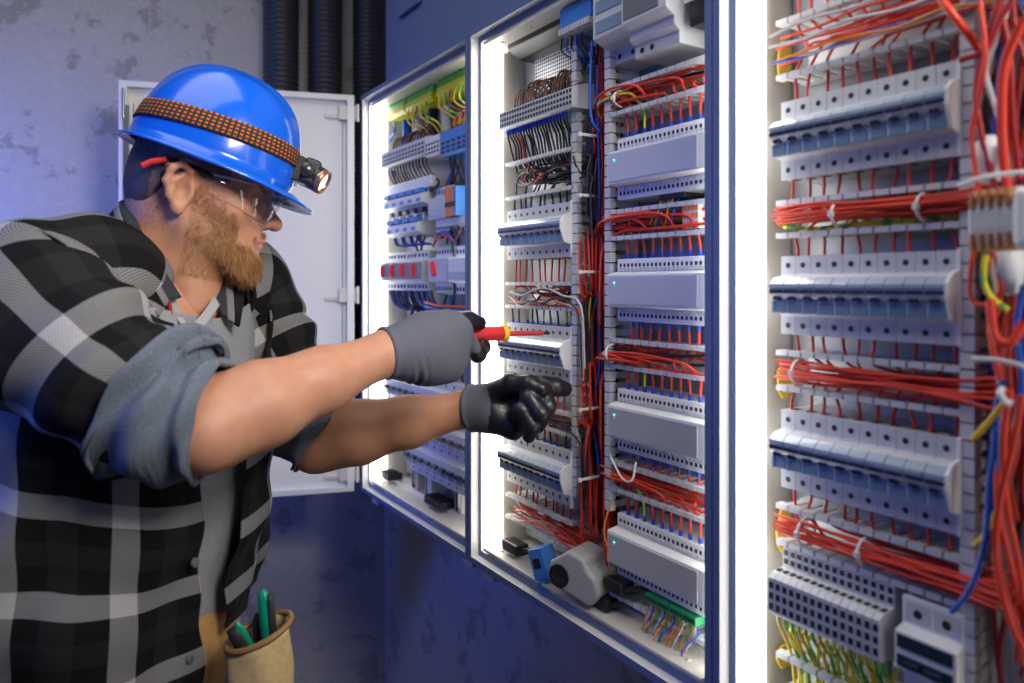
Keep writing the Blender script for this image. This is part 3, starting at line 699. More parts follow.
# dimmer column wiring: red fans out of the trunk through each duct onto the unit below
for di in range(4):
    z0, z1 = d2r[di]; zt = uz[di]+.093
    for i in range(9 if di else 10):
        Yi = pY(607,.03)-.018-i*(UL-.036)/9; zm = z0+(z1-z0)*rnd.uniform(.25,.85); w = .052+J(.012); tY = (V2+V2b)/2+J(.012)
        m, c = (M_red,'red') if not (i == 2 and di != 1) else (M_yg,'green and yellow')
        pts = [CW(Yi, .056, zt-.003), CW(Yi, .056, zt+.012), CW(Yi+J(.003), .054, z0-.002), CW(Yi+.006, .05, z0+.008), CW(Yi+.022, w, zm), CW((Yi+.02+tY)/2, w-.004, zm+J(.004)+.003), CW(tY-.012, w+.01, zm-.006), CW(tY, .08+J(.01), zm-.05), CW(tY+J(.008), .09, zm-.13)]
        wire(pts, .0021, m, f'{ORD[i]} wire from the left, {c}, feeding the {["topmost","second","third","lowest"][di]} dimmer unit', f'wires feeding the {["topmost","second","third","lowest"][di]} dimmer unit', 'red_wire' if c == 'red' else 'earth_wire', ferr=0)
    for k in range(5):
        zm = z0+(z1-z0)*(.2+.15*k); w = .06+J(.012)
        m, c = (M_blackw,'black') if k % 2 else (M_red,'red')
        if di == 3: m, c = (M_red,'red')
        wire([CW(RR+.004, w, zm+J(.008)), CW(RR+.06, w+J(.006), zm+J(.006)), CW(RL-.07, w, zm+J(.006)), CW(RL-.02, w, zm), CW(RL+.02, w, zm-.03), CW(RL+.02+J(.01), w, zm-.14)], .0022, m,
             f'{c} wire lying along the {["topmost","second","third","fourth"][di]} duct of the dimmer column', f'wires in the {["topmost","second","third","fourth"][di]} dimmer-column duct', f'{c}_wire')
    if di:
        for i in range(8):
            Yi = pY(607,.03)-.03-i*(UL-.05)/8; z1b = z1
            if di in (2,3): wire([CW(Yi, .056, uz[di-1]+.003), CW(Yi, .056, uz[di-1]-.01), CW(Yi+J(.003), .055, z1b), CW(Yi+.01, .06, z1b-.012), CW(Yi+.03, .07, (z0+z1)/2)], .0021, M_red, f'{ORD[i]} red wire from the left under the {["","topmost","second","third"][di]} dimmer unit', f'red wires under the {["","topmost","second","third"][di]} dimmer unit', 'red_wire', ferr=0)
tie(pY(612,.045), .05, (d2r[2][0]+d2r[2][1])/2, .018, .014, 'white cable tie round the black bundle left of third dimmer duct')
tie(pY(620,.045), .05, (d2r[0][0]+d2r[0][1])/2, .018, .012, 'white cable tie round the red fan in topmost dimmer duct')
# orange relays right of the second duct
Yo = pY(680,.045); zo = pZ(680,229,.045)
for k in range(4):
    r = empty('relay', (A+WP, Yo-k*.0075, zo), R90, f'{ORD[k]} slim orange and white relay from the left above the second dimmer unit', 'relay', 'slim relays'); b = MB(); b.box(0,.0068,-.06,0,0,.035); b.build('body', M_white, r)
    b = MB()
    for z in (.006,.018,.028): b.box(.0008,.006,-.0612,-.0595,z-.004,z+.003)
    b.build('clip', M_orangep, r)
for k in range(7):
    Yi = pY(655,.05)-k*.006; m, c, nm = [(M_orange,'orange','orange_wire'),(M_yel,'yellow','yellow_wire'),(M_bluew,'blue','blue_wire'),(M_grn,'green','green_wire')][k % 4]
    zt = pZ(655,190,.05)
    wire([CW(Yi, .07, zt), CW(Yi+J(.004), .055, zt-.02), CW(Yi+J(.008), .045, zt-.04), CW(Yi+.01, .055, zt-.055), CW(Yi-.02, .06, zt-.058)], .0011, m, f'{ORD[k]} thin wire from the left, {c}, beside the orange relays', 'thin coloured wires beside the relays', nm)
r = empty('plug_connector', (A+WP, pY(656,.05), pZ(656,200,.05)), R90, 'small black plug above the thin coloured wires', 'connector'); b = MB(); b.box(0,.05,-.055,0,0,.010); b.build('body', M_black, r, bevel=.001)
# green plugs and thin wires under the lowest dimmer unit
gz = uz[3]-.014
for k in range(4):
    Yk = pY(644,.04)-k*.0245
    r = empty('plug_connector', (A+WP, Yk, gz), R90, f'{ORD[k]} green plug from the left under the lowest dimmer unit', 'connector', 'green plugs')
    b = MB(); b.box(0,.0235,-.068,-.01,0,.012); b.build('body', M_greenc, r, bevel=.0008)
    b = MB()
    for q in range(5): b.box(.002+q*.0044,.0046+q*.0044,-.0686,-.0675,.003,.008)
    b.build('pin_hole', M_dark, r)
    for q in range(5):
        Yi = Yk-.003-q*.0044; m, c, nm = [(M_orange,'orange','orange_wire'),(M_whw,'white','white_wire'),(M_bluew,'blue','blue_wire'),(M_orange,'orange','orange_wire'),(M_grn,'green','green_wire')][(q+k) % 5]
        wire([CW(Yi,.048,gz+.002), CW(Yi+J(.003),.046,gz-.012), CW(Yi+.008+J(.006),.036+J(.008),gz-.035), CW(Yi+.012+J(.006),.045,gz-.06), CW(Yi-.03+J(.01),.05,gz-.08), CW(Yi-.06,.055,gz-.085)], .0011, m, f'{ORD[q]} wire from the left, {c}, under the {ORD[k]} green plug', 'thin wires under the green plugs', nm)
duct(RL, RR, pZ(611,614,.045), pZ(604,590,.045), 'grey slotted lowest duct under the green plugs, middle cabinet')
# left bottom corner clutter
p = at(548, 566, .03)
r = empty('blue_connector', p+Vector((0,0,-.02)), R90+.4, 'tilted blue connector at the bottom of the middle cabinet', 'connector'); r.rotation_euler = (.0,-.35,R90+.3)
b = MB(); b.box(-.016,.016,-.016,.016,0,.052); b.box(-.010,.010,-.019,.018,-.022,.0); b.build('body', M_bluep, r, bevel=.002)
b = MB(); b.box(-.009,.006,-.0168,-.0155,.020,.036); b.build('socket_opening', M_dark, r)
r = empty('service_socket', at(577, 590, .02), R90, 'grey angled service socket on the floor of the middle cabinet', 'socket'); r.rotation_euler = (.0,.25,R90+.35)
b = MB(); poly = [(-.042,0),(.040,0),(.050,.024),(.040,.046),(.022,.052),(.012,.066),(-.018,.066),(-.030,.050),(-.046,.034)]
n = len(poly); b.add([(x,-.026,z) for x,z in poly]+[(x,.04,z) for x,z in poly], [tuple(range(n)),tuple(range(2*n-1,n-1,-1))]+[(k,(k+1)%n,(k+1)%n+n,k+n) for k in range(n)])
b.build('housing', mat('grey_socket', (0.34,0.35,0.35), 0.5), r, bevel=.006, seg=3)
b = MB(); b.lathe([(0,-.0262),(.014,-.0262),(.018,-.028),(.018,-.026)], (-.022,0,.022), 'y', 18); b.build('mouth', M_dark, r)
for i, (px, py, L, lb) in enumerate(((508,548,.05,'black plug lying beside the blue connector'),(596,602,.04,'black plug right of the grey service socket'),(612,588,.035,'black plug under the lowest left duct end'))):
    r = empty('black_plug', at(px, py, .04), R90, lb, 'plug'); b = MB(); b.box(0,L,-.014,.014,0,.02); b.box(-.012,0,-.009,.009,.004,.016); b.build('body', M_black, r, bevel=.003)
    b = MB(); b.tube(smooth_path([(L,0,.01),(L+.02,.01,.016),(L+.04,.03,.01)]), .004, 8); b.build('cable', M_blackw, r)
wire([at(545,585,.03),at(560,592,.02),at(575,600,.02),at(590,598,.03),at(603,580,.04)], .0012, M_brown, 'thin brown wire trailing around the grey service socket', 'loose thin wires', 'brown_wire')
wire([at(612,500,.04),at(604,530,.03),at(610,560,.03),at(602,590,.04)], .0012, M_orange, 'thin orange wire hanging left of the lowest dimmer unit', 'loose thin wires', 'orange_wire')
wire([at(610,455,.03),at(622,478,.02),at(632,480,.02),at(636,462,.03)], .0014, M_whw, 'thin pale wire looping under the third dimmer unit', 'loose thin wires', 'white_wire')
# top left: perforated plate, black bracket, blue connector
b = MB(); ya, yb = pY(533,.1), pY(578,.1); b.box(0, ya-yb, -.004, 0, 0, pZ(533,36,.1)-pZ(533,78,.1)+.1)
r = empty('perforated_plate', (A+WP-.002, ya, pZ(533,95,.1)), R90, 'perforated steel plate behind the brown wires, middle cabinet', 'plate'); b.build('sheet', M_perf, r)
r = empty('support_rail', (A+WP, pY(510,.06), pZ(510,52,.06)), R90, 'black support rail under the top of the middle cabinet', 'rail')
b = MB(); L = pY(510,.06)-pY(572,.06)
b.prism([(-.06,.0),(-.035,-.016),(0,-.016),(0,.03),(-.06,.03)], .006, L); b.build('rail', M_black, r, bevel=.002)
b = MB(); b.box(-.012,.006,-.05,-.02,0,.025); b.build('end_clip', M_black, r, bevel=.002)
r = empty('blue_connector', (A+WP, pY(557,.02), pZ(557,36,.02)), R90, 'blue multipole connector at the top of the middle cabinet', 'connector')
L = pY(557,.02)-pY(588,.02)
b = MB(); b.box(0,L,-.085,-.02,.010,.042); b.build('body', M_bluep, r, bevel=.002)
b = MB()
for k in range(11): b.box(L*(k+.15)/11, L*(k+.85)/11, -.088, -.06, 0, .0095)
b.build('contact_row', M_grey, r)
for k in range(5): wire([at(562+k*5,40-k*2,.04), at(562+k*5,52-k*2,.045), at(572+k*4,58,.05), at(584,58+k*3,.06)], .0018, M_bluew if k % 2 else M_blackw, f'{ORD[k]} wire from the left looping below the blue multipole connector', 'wires below the blue connector', 'blue_wire' if k % 2 else 'black_wire')
wire([at(592,40,.04),at(590,90,.035),at(592,120,.035),at(600,132,.05)], .0022, M_bluew, 'blue wire running down beside the upright duct, middle cabinet', 'loose thin wires', 'blue_wire')

# ================= left cabinet
w1 = .045; C1L = pY(383, w1)
def earth_block(px0, px1, y0, y1, lab):
    Yl = pY(px0,.05); L = Yl-pY(px1,.05)-.004; z = pZ(px0,y1,.05); h = pZ(px0,y0,.05)-z
    r = empty('earth_terminal', (A+WP, Yl, z), R90, lab, 'earth terminal', 'green and yellow earth terminals')
    b = MB(); b.prism([(0,h*.3),(-.06,h*.3),(-.06,h*.85),(-.045,h),(0,h)], 0, L)
    n = 6
    for k in range(n): b.box(L*(k+.2)/n, L*(k+.75)/n, -.0612, -.058, h*.5, h*.72, 1)
    for k in range(n): b.box(L*(k+.2)/n, L*(k+.75)/n, -.05, -.035, h*.97, h*1.06, 0)
    b.build('green_housing', [M_green, mat('dark_green', (0.03,0.25,0.03), 0.4)], r)
    b = MB(); b.prism([(-.01,h*.05),(-.058,.0),(-.066,h*.12),(-.064,h*.3),(0,h*.3)], 0, L); b.build('yellow_base', M_yellow, r)
    return Yl, L, z
for i,(a_) in enumerate(((389,406,94,121),(407,434,84,113),(438,470,66,99))):
    Yl, L, z = earth_block(*a_, ['small','middle','large'][i]+' green and yellow earth terminal, '+['leftmost','between two others','rightmost'][i]+', top of left cabinet')
    if i:
        for k in range(5):
            Yi = Yl-L*(k+1)/6
            m, c = [(M_yel,'yellow'),(M_yg,'green and yellow'),(M_brown,'brown')][k % 3]
            wire([CW(Yi,.045,z+.002), CW(Yi+J(.004),.04,z-.02), CW(Yi-.01,.045,z-.035), CW(Yi-.03,.06,z-.05), CW(Yi-.045,.08,z-.09)], .0022, m, f'{ORD[k]} wire from the left, {c}, under the {["","middle","rightmost"][i]} earth terminal', 'wires under the earth terminals', 'yellow_wire' if c == 'yellow' else 'brown_wire' if c == 'brown' else 'earth_wire')
for k in range(4):
    b = MB(); px = 407+k*13; b.tube([at(px,112-k*2,.09), at(px,160-k*3,.09)], .012, 10); tag(b.build('thick_cable', [M_bluew,M_whw,M_blackw,M_whw][k]), f'{["dark blue","pale grey","black","light grey"][k]} thick cable behind the wires, top of left cabinet', 'cable', 'thick cables in the left cabinet')
Yt, pt, zt = strip(380, 423, 169, .025, 14, M_grey, 'grey terminal block from the left, upper strip of the left cabinet', 'terminal blocks, upper strip of left cabinet', .042)
strip(424, 438, 158, .025, 5, M_white, 'whitish terminal block from the left beside the blue ones, left cabinet', 'whitish terminal blocks, left cabinet', .046)
Yb, pb, zb_ = strip(439, 472, 157, .025, 6, M_bluep, 'blue terminal block from the left, left cabinet', 'blue terminal blocks, left cabinet', .055)
for i in range(13):
    Yi = Yt-(i+.5)*pt
    wire([CW(Yi,.06,zt+.042), CW(Yi,.058,zt+.06), CW(Yi-.004,.068,zt+.078), CW(Yi-.01,.09,zt+.075), CW(Yi-.012,.1,zt+.03)], .0023, M_brown if i % 3 else M_blackw, f'{ORD[i]} {"brown" if i%3 else "black"} wire from the left arching above the left cabinet\'s terminal strip', 'arched wires in the left cabinet', 'brown_wire' if i % 3 else 'black_wire')
    wire([CW(Yi,.045,zt+.002), CW(Yi+J(.003),.047,zt-.015), CW(Yi-.006,.06,zt-.04), CW(Yi-.012,.09,zt-.055)], .0022, M_blackw if i % 3 else M_brown, f'{ORD[i]} {"black" if i%3 else "brown"} wire from the left under the left cabinet\'s terminal strip', 'wires under the left cabinet terminal strip', 'black_wire' if i % 3 else 'brown_wire')
for i in range(6):
    Yi = Yb-(i+.5)*pb
    m, c = (M_red,'red') if i > 2 else (M_orange,'orange')
    wire([CW(Yi,.06,zb_+.055), CW(Yi,.055,zb_+.075), CW(Yi-.006,.065,zb_+.095), CW(Yi-.012,.09,zb_+.085)], .003, m, f'{ORD[i]} wire from the left, {c}, arching above the blue terminal blocks', 'wires above the blue terminal blocks', f'{c}_wire')
    wire([CW(Yi,.045,zb_), CW(Yi,.047,zb_-.02), CW(Yi-.01+J(.006),.06,zb_-.06), CW(Yi-.02,.09,zb_-.09)], .0026, M_blackw, f'{ORD[i]} black wire from the left under the blue terminal blocks', 'wires under the blue terminal blocks', 'black_wire')
# flat grey cover strip
r = empty('duct_cover', (A+WP, pY(384,.04), pZ(384,198,.04)), R90, 'closed grey duct cover under the left cabinet\'s terminal strip', 'duct'); b = MB(); L = pY(384,.04)-pY(431,.04); b.box(0,L,-.07,0,0,.026); b.build('cover', M_white, r, bevel=.002)
# blue and white relays, two rows
def relay(w, h):
    r = empty('relay', (0,0,0), R90, 'x', 'relay', 'x')
    b = MB(); b.prism([(0,0),(-.06,0),(-.078,h*.14),(-.078,h*.55),(-.062,h*.62),(-.062,h),(0,h)], .0006, w-.0006); b.build('body', M_white, r, bevel=.0008)
    b = MB(); b.box(w*.12,w*.88,-.0800,-.061,h*.60,h*.80); b.box(w*.3,w*.7,-.0795,-.0775,h*.2,h*.36); b.build('cap', M_bluep, r, bevel=.0008)
    b = MB(); b.box(w*.2,w*.8,-.0632,-.061,h*.84,h*.96); b.build('terminal', M_dark, r)
    return r
RW = .046; REL = relay(RW, .05); ru = False
for row, (px, py, n) in enumerate(((384,213,5),(387,238,4))):
    Yl = pY(px,.035); z = pZ(px,py,.035)
    for i in range(n):
        place(REL, ru, (A+WP, Yl-i*RW, z), f'{ORD[i]} blue and white relay from the left in the {["upper","lower"][row]} relay row', f'relays of the {["upper","lower"][row]} relay row'); ru = True
        for q in range(3):
            Yi = Yl-i*RW-.005-q*.007
            m, c, nm = [(M_bluew,'blue','blue_wire'),(M_blackw,'black','black_wire'),(M_bluew if row else M_brown,'blue' if row else 'brown','blue_wire' if row else 'brown_wire')][q]
            wire([CW(Yi,.052,z+.001), CW(Yi,.054,z-.008), CW(Yi-.006,.056,z-.018), CW(Yi-.02,.075,z-.022)], .0022, m, f'{ORD[q]} wire, {c}, below the {ORD[i]} relay of the {["upper","lower"][row]} relay row', 'wires below the relay rows', nm)
# grey + orange devices right of the relays
def plain_device(name, px0, px1, y0, y1, w, m, lab, cat, extra=None):
    Yl = pY(px0,w); L = Yl-pY(px1,w); z = pZ(px0,y1,w); h = pZ(px0,y0,w)-z; d = WP-w
    r = empty(name, (A+WP, Yl, z), R90, lab, cat)
    b = MB(); b.prism([(0,0),(-d*.75,0),(-d*.77,h*.22),(-d,h*.26),(-d,h*.74),(-d*.77,h*.78),(-d*.75,h),(0,h)], 0, L); b.build('body', m, r, bevel=.0012)
    n = max(2, int(L/.012)); b = MB()
    for k in range(n):
        for zz in (h*.1, h*.88): b.box(L*(k+.25)/n, L*(k+.75)/n, -d*.765, -d*.74, zz-.004, zz+.004)
    b.build('screw_terminal', M_dark, r)
    return r, L, h, d
r, L, h, d = plain_device('contactor', 428, 445, 188, 232, .035, M_grey, 'grey contactor beside the relay rows, left cabinet', 'contactor')
b = MB(); b.box(.002, L-.002, -d-.001, -d+.004, h*.32, h*.52); b.build('window', M_pale, r)
for k in range(4):
    Yl = pY(445,.03)-k*.012
    r = empty('surge_module', (A+WP, Yl, pZ(445,217,.03)), R90, f'{ORD[k]} {"orange" if k<3 else "blue"} plug-in module from the left beside the contactor', 'plug-in module', 'plug-in modules'); b = MB(); b.box(.0004,.0116,-.08,0,0,.062); b.build('body', M_orangep if k < 3 else M_bluep, r, bevel=.001)
    b = MB(); b.box(.002,.010,-.0812,-.078,.02,.03); b.build('marker', M_dark, r)
plain_device('connector_strip', 436, 472, 216, 232, .04, M_grey, 'grey connector strip under the orange plug-in modules', 'connector strip')
# switch row with red toggles
SWW = .060
def swit():
    r = empty('motor_switch', (0,0,0), R90, 'x', 'motor switch', 'motor switches in the left cabinet'); h = .092
    b = MB(); b.prism([(0,0),(-.062,0),(-.064,.02),(-.08,.024),(-.08,.068),(-.064,.072),(-.062,h),(0,h)], .0004, SWW-.0004); b.build('body', M_grey, r, bevel=.001)
    b = MB(); b.box(.002,SWW-.002,-.0812,-.079,.027,.065); b.build('front_plate', mat('grey_front', (0.25,0.26,0.28), 0.4), r)
    b = MB(); b.box(SWW*.16,SWW*.36,-.088,-.08,.032,.062); b.build('toggle', M_redp, r, bevel=.0015)
    b = MB()
    for z in (.01,.082):
        for x in (.2,.5,.8): b.box(SWW*x-.003,SWW*x+.003,-.0645,-.062,z-.004,z+.004)
    b.build('screw_terminal', M_dark, r)
    return r
S = swit(); Yl = pY(381,.03); zsw = pZ(381,291,.03)+.002
for i in range(4): place(S, i > 0, (A+WP, Yl-i*SWW, zsw), f'{ORD[i]} grey motor switch from the left with red toggle, left cabinet')
r, L, h, d = plain_device('control_relay', 428, 447, 247, 293, .03, M_grey, 'wide grey control relay with slanted red toggle, left cabinet', 'control relay')
b = MB(); b.obox((L*.35,-d-.004,h*.52), (.004,0,.002), (0,.004,0), (-.005,0,.014)); b.build('toggle', M_redp, r)
b = MB(); b.box(L*.6,L*.95,-d*.8,-d*.7,h*.985,h*1.03); b.box(L*.6,L*.95,-d*.8,-d*.7,-h*.03,h*.015); b.build('status_plug', M_green, r)
r, L, h, d = plain_device('control_relay', 448, 473, 246, 294, .03, M_white, 'white control relay at the right end of the switch row, left cabinet', 'control relay')
b = MB(); b.box(.003,L-.003,-d-.0012,-d+.004,h*.32,h*.46); b.build('window', M_pale, r)
b_ = 0
for k in range(20):
    Yi = Yl-.01-k*.0125; m, c = [(M_bluew,'blue'),(M_blackw,'black'),(M_blackw,'black')][k % 3]
    wire([CW(Yi,.05,zsw+.001), CW(Yi,.052,zsw-.012), CW(Yi-.008+J(.006),.06,zsw-.035), CW(Yi-.02,.085,zsw-.05)], .0025, m, f'{ORD[k]} wire from the left, {c}, below the motor switch row', 'wires below the motor switch row', f'{c}_wire')
for k,(m,c) in enumerate(((M_red,'red'),(M_bluew,'blue'))):
    wire([at(425,302+k*4,.045), at(440,306+k*4,.04), at(470,307+k*4,.045)], .003, m, f'{c} wire running sideways under the control relays, left cabinet', 'wires under the control relays', f'{c}_wire')
    wire([at(433,246,.05), at(437,238-k*3,.04), at(446,235-k*3,.04), at(456,244,.05)], .003, m, f'{c} wire arching above the control relays, left cabinet', 'wires above the control relays', f'{c}_wire')
# lower breaker rows, partly behind the arms
CBW = .036
def small_breaker():
    r = empty('circuit_breaker', (0,0,0), R90, 'x', 'circuit breaker', 'x'); h = .085
    b = MB(); b.prism([(0,0),(-.06,0),(-.06,.020),(-.074,.024),(-.074,.060),(-.06,.065),(-.06,h),(0,h)], .0003, CBW-.0003)
    for z in (.010,.075): b.disc((CBW/2,-.0604,z), .0035, n=8, m=1)
    b.build('body', [M_grey, M_dark], r)
    b = MB(); b.box(CBW*.2,CBW*.8,-.083,-.073,.038,.046); b.build('toggle', M_navy, r)
    b = MB(); b.box(CBW*.1,CBW*.9,-.0752,-.073,.026,.036); b.build('label_window', M_label, r)
    return r
CB = small_breaker(); cu = False
for row,(px,y1,n,nm) in enumerate(((385,402,17,'behind the grey glove'),(418,448,12,'under the lower forearm'),(405,470,15,'lowest in the left cabinet'))):
    Yl = pY(px,.035); z = pZ(px,y1,.035)
    for i in range(n):
        if Yl-(i+1)*CBW < CABY[0][0]+.03: break
        place(CB, cu, (A+WP, Yl-i*CBW, z), f'{ORD[i]} circuit breaker from the left in the row {nm}', f'circuit breakers {nm}'); cu = True
    b = MB(); b.box(0, n*CBW, -.0075, -.0002, .028, .058)
    r = empty('din_rail', (A+WP, Yl, z), R90, f'steel mounting rail of the breaker row {nm}', 'mounting rail', 'steel mounting rails'); b.build('rail', M_steel, r)
duct(pY(384,w1), CABY[0][0]+.04, pZ(384,352,w1), pZ(384,330,w1), 'grey slotted duct behind the grey glove, left cabinet')
# bottom clutter of the left cabinet
for i,(px,py,L,m,lb) in enumerate(((392,478,.045,M_black,'black connector on the floor of the left cabinet, left one'),(436,512,.07,M_black,'long black connector on the floor of the left cabinet'),(412,470,.03,M_beige,'beige socket standing behind the black connector, left cabinet'),(425,468,.03,M_white,'white small socket standing at the floor of left cabinet'),(455,505,.03,M_beige,'beige socket at the right on the left cabinet floor'))):
    r = empty('socket' if m is not M_black else 'black_connector', Vector((A+.06, pY(px,.06), ZB+.041 if m is not M_black else ZB+.034+.008)), R90, lb, 'connector')
    b = MB()
    if m is M_black: b.box(0,L,-.03,.01,0,.016); b.box(-.012,0,-.022,.002,.003,.013); [b.box(L*(k+.3)/4,L*(k+.7)/4,-.032,.0,.016,.020) for k in range(4)]
    else: b.box(0,L,-.0,.035,0,.07); b.box(L*.2,L*.8,-.004,.03,.012,.055)
    b.build('body', m, r, bevel=.002)
    b = MB(); b.box(L*.35,L*.65,-.0045 if m is not M_black else -.0305,-.003 if m is not M_black else -.029,.004,.012 if m is M_black else .045); b.build('opening', M_dark, r)

# dark slack wires filling the depth between the devices of the left cabinet
for k in range(34):
    px = rnd.uniform(424, 462) if k % 2 else rnd.uniform(388, 462); y0_ = rnd.uniform(118, 330); ln = rnd.uniform(25, 60); w = rnd.uniform(.055, .095)
    m, c = [(M_blackw,'black'),(M_blackw,'black'),(M_bluew,'blue'),(M_brown,'brown'),(M_blackw,'black')][k % 5]
    wire([at(px, y0_, w+.01), at(px+J(5), y0_+ln*.35, w-.01), at(px+J(6), y0_+ln*.7, w), at(px+4+J(6), y0_+ln, w+.012)], .0028, m, f'{c} slack wire filling the gaps between devices of the left cabinet', f'{c} slack wires in the left cabinet', f'{c}_wire')
# ------------------------------------------------------------------ the electrician
# M frame: x to the right, d away along the view axis, z up, all from the camera; m2w turns it into the world
def m2w(P):
    P = np.asarray(P, dtype=np.float64); x, d, z = P[...,0], P[...,1], P[...,2]
    return np.stack([cs*x+sn*d, -sn*x+cs*d, ZC+z], -1)
def px_(px, py, d): return np.array([(px-512)/F*d, d, (HZ-py)/F*d])
PB = m2w([-.58, 1.06, -ZC])                              # base of the figure on the floor
person = empty('person', tuple(PB), 0, 'man in blue hard hat and dark plaid shirt reaching into the middle cabinet', 'person')
def npmesh(name, V, Fc, mats, parent=None, midx=None, smooth=True, uv=None, base=PB):
    me = bpy.data.meshes.new(name); me.from_pydata((m2w(V)-base).tolist(), [], [list(map(int,f)) for f in Fc])
    for m in (mats if isinstance(mats, (list,tuple)) else [mats]): me.materials.append(m)
    n = len(me.polygons)
    me.polygons.foreach_set('use_smooth', [smooth]*n)
    if midx is not None: me.polygons.foreach_set('material_index', np.asarray(midx, dtype=np.int32))
    if uv is not None:
        l = me.uv_layers.new(name='UVMap'); vi = np.zeros(len(me.loops), dtype=np.int32); me.loops.foreach_get('vertex_index', vi)
        l.data.foreach_set('uv', np.asarray(uv)[vi].astype(np.float32).ravel())
    me.update(); return link(name, me, parent)
# signed distances
def cap(P, a, b, ra, rb):
    a, b = np.asarray(a, float), np.asarray(b, float); ab = b-a
    t = np.clip(((P-a)@ab)/max(ab@ab,1e-12), 0, 1)
    return np.linalg.norm(P-a-t[:,None]*ab, axis=1)-(ra+(rb-ra)*t)
def ell(P, c, r):
    q = (P-np.asarray(c, float))/np.asarray(r, float); k0 = np.linalg.norm(q, axis=1); k1 = np.linalg.norm(q/np.asarray(r, float), axis=1)
    return k0*(k0-1)/np.maximum(k1,1e-9)
def smin(a, b, k):
    h = np.clip(.5+.5*(b-a)/k, 0, 1); return b*(1-h)+a*h-k*h*(1-h)
def smax(a, b, k): return -smin(-a, -b, k)
def chain(P, pts, rs, k=.006):
    d = None
    for i in range(len(pts)-1):
        c = cap(P, pts[i], pts[i+1], rs[i], rs[i+1]); d = c if d is None else smin(d, c, k)
    return d
def nets(fn, lo, hi, h):
    ax = [np.arange(l, u+h, h) for l, u in zip(lo, hi)]; n = [len(a) for a in ax]
    G = np.stack(np.meshgrid(*ax, indexing='ij'), -1).reshape(-1,3); V = np.empty(len(G))
    for s in range(0, len(G), 400000): V[s:s+400000] = fn(G[s:s+400000])
    V = V.reshape(n); S = V < 0
    off = [(i,j,k) for i in (0,1) for j in (0,1) for k in (0,1)]
    sl = lambda o: tuple(slice(o[q], n[q]-1+o[q]) for q in range(3))
    cnt = sum(S[sl(o)].astype(np.int8) for o in off); act = (cnt > 0) & (cnt < 8)
    idx = np.full(act.shape, -1, dtype=np.int64); I = np.argwhere(act); idx[act] = np.arange(len(I))
    vals = np.stack([V[I[:,0]+o[0], I[:,1]+o[1], I[:,2]+o[2]] for o in off], 1)
    acc = np.zeros((len(I),3)); c = np.zeros(len(I))
    for a in range(8):
        for b in range(a+1, 8):
            if sum(abs(off[a][q]-off[b][q]) for q in range(3)) != 1: continue
            va, vb = vals[:,a], vals[:,b]; m = (va < 0) != (vb < 0); t = np.where(m, va/np.where(m, va-vb, 1), 0)
            p = np.array(off[a])+(t[:,None])*(np.array(off[b])-np.array(off[a])); acc += np.where(m[:,None], p, 0); c += m
    vert = (I+acc/c[:,None])*h+np.array([a[0] for a in ax])
    faces = []
    for q in range(3):
        u, v = (q+1)%3, (q+2)%3
        s0 = [slice(None)]*3; s1 = [slice(None)]*3; s0[q] = slice(0,-1); s1[q] = slice(1,None)
        ch = S[tuple(s0)] != S[tuple(s1)]; E = np.argwhere(ch)
        E = E[(E[:,u] > 0) & (E[:,v] > 0) & (E[:,u] < n[u]-1) & (E[:,v] < n[v]-1)]
        fl = S[tuple(s0)][E[:,0],E[:,1],E[:,2]]
        def ci(du, dv):
            e = E.copy(); e[:,u] -= du; e[:,v] -= dv; return idx[e[:,0],e[:,1],e[:,2]]
        f = np.stack([ci(1,1), ci(0,1), ci(0,0), ci(1,0)], 1); f[~fl] = f[~fl][:,::-1]; faces.append(f)
    return vert, np.concatenate(faces)
def relax(V, Fc, it=2, lam=.5):
    e = np.concatenate([Fc[:,[i,(i+1)%4]] for i in range(4)]); e = np.concatenate([e, e[:,::-1]])
    for _ in range(it):
        s = np.zeros_like(V); c = np.zeros(len(V)); np.add.at(s, e[:,0], V[e[:,1]]); np.add.at(c, e[:,0], 1)
        V = V+lam*(s/np.maximum(c,1)[:,None]-V)
    return V
def pn(P, sc_, seed=0):          # cheap smooth noise: sum of rotated sines
    r = np.random.RandomState(seed); o = np.zeros(len(P))
    for i in range(7):
        k = r.normal(size=3); k /= np.linalg.norm(k); o += np.sin(P@k*sc_*r.uniform(.6,1.7)+r.uniform(0,6.28))
    return o/7
def vnorm(V, Fc):
    n = np.cross(V[Fc[:,2]]-V[Fc[:,0]], V[Fc[:,3]]-V[Fc[:,1]]); N = np.zeros_like(V)
    for i in range(4): np.add.at(N, Fc[:,i], n)
    return N/np.maximum(np.linalg.norm(N, axis=1), 1e-12)[:,None]

# ---- materials of the figure
def skin_mat():
    m = mat('skin', (0.48,0.24,0.145), 0.55, noise=(0.45,0.205,0.12), bump=0.12, bscale=55, sss=0.12)
    return m
M_skin = skin_mat()
M_lip = mat('lips', (0.48,0.17,0.14), 0.4, sss=0.1)
M_beard = mat('beard_hair', (0.26,0.115,0.035), 0.55, noise=(0.36,0.17,0.055), bscale=160)
M_stub = mat('stubbled_skin', (0.40,0.22,0.15), 0.6, noise=(0.25,0.125,0.07), bump=0.25, bscale=320)
M_hair = mat('dark_hair', (0.030,0.020,0.015), 0.6, noise=(0.06,0.04,0.03), bump=0.3, bscale=260)
M_fade = mat('faded_hair', (0.17,0.095,0.065), 0.6, noise=(0.08,0.05,0.035), bump=0.2, bscale=320)
M_glove = mat('knit_glove', (0.095,0.10,0.13), 0.85, bump=0.45, bscale=620)
M_coat = mat('nitrile_coating', (0.010,0.011,0.014), 0.36, bump=0.25, bscale=240)
M_tee = mat('grey_jersey', (0.21,0.215,0.235), 0.9, noise=(0.26,0.265,0.285), bump=0.2, bscale=300)
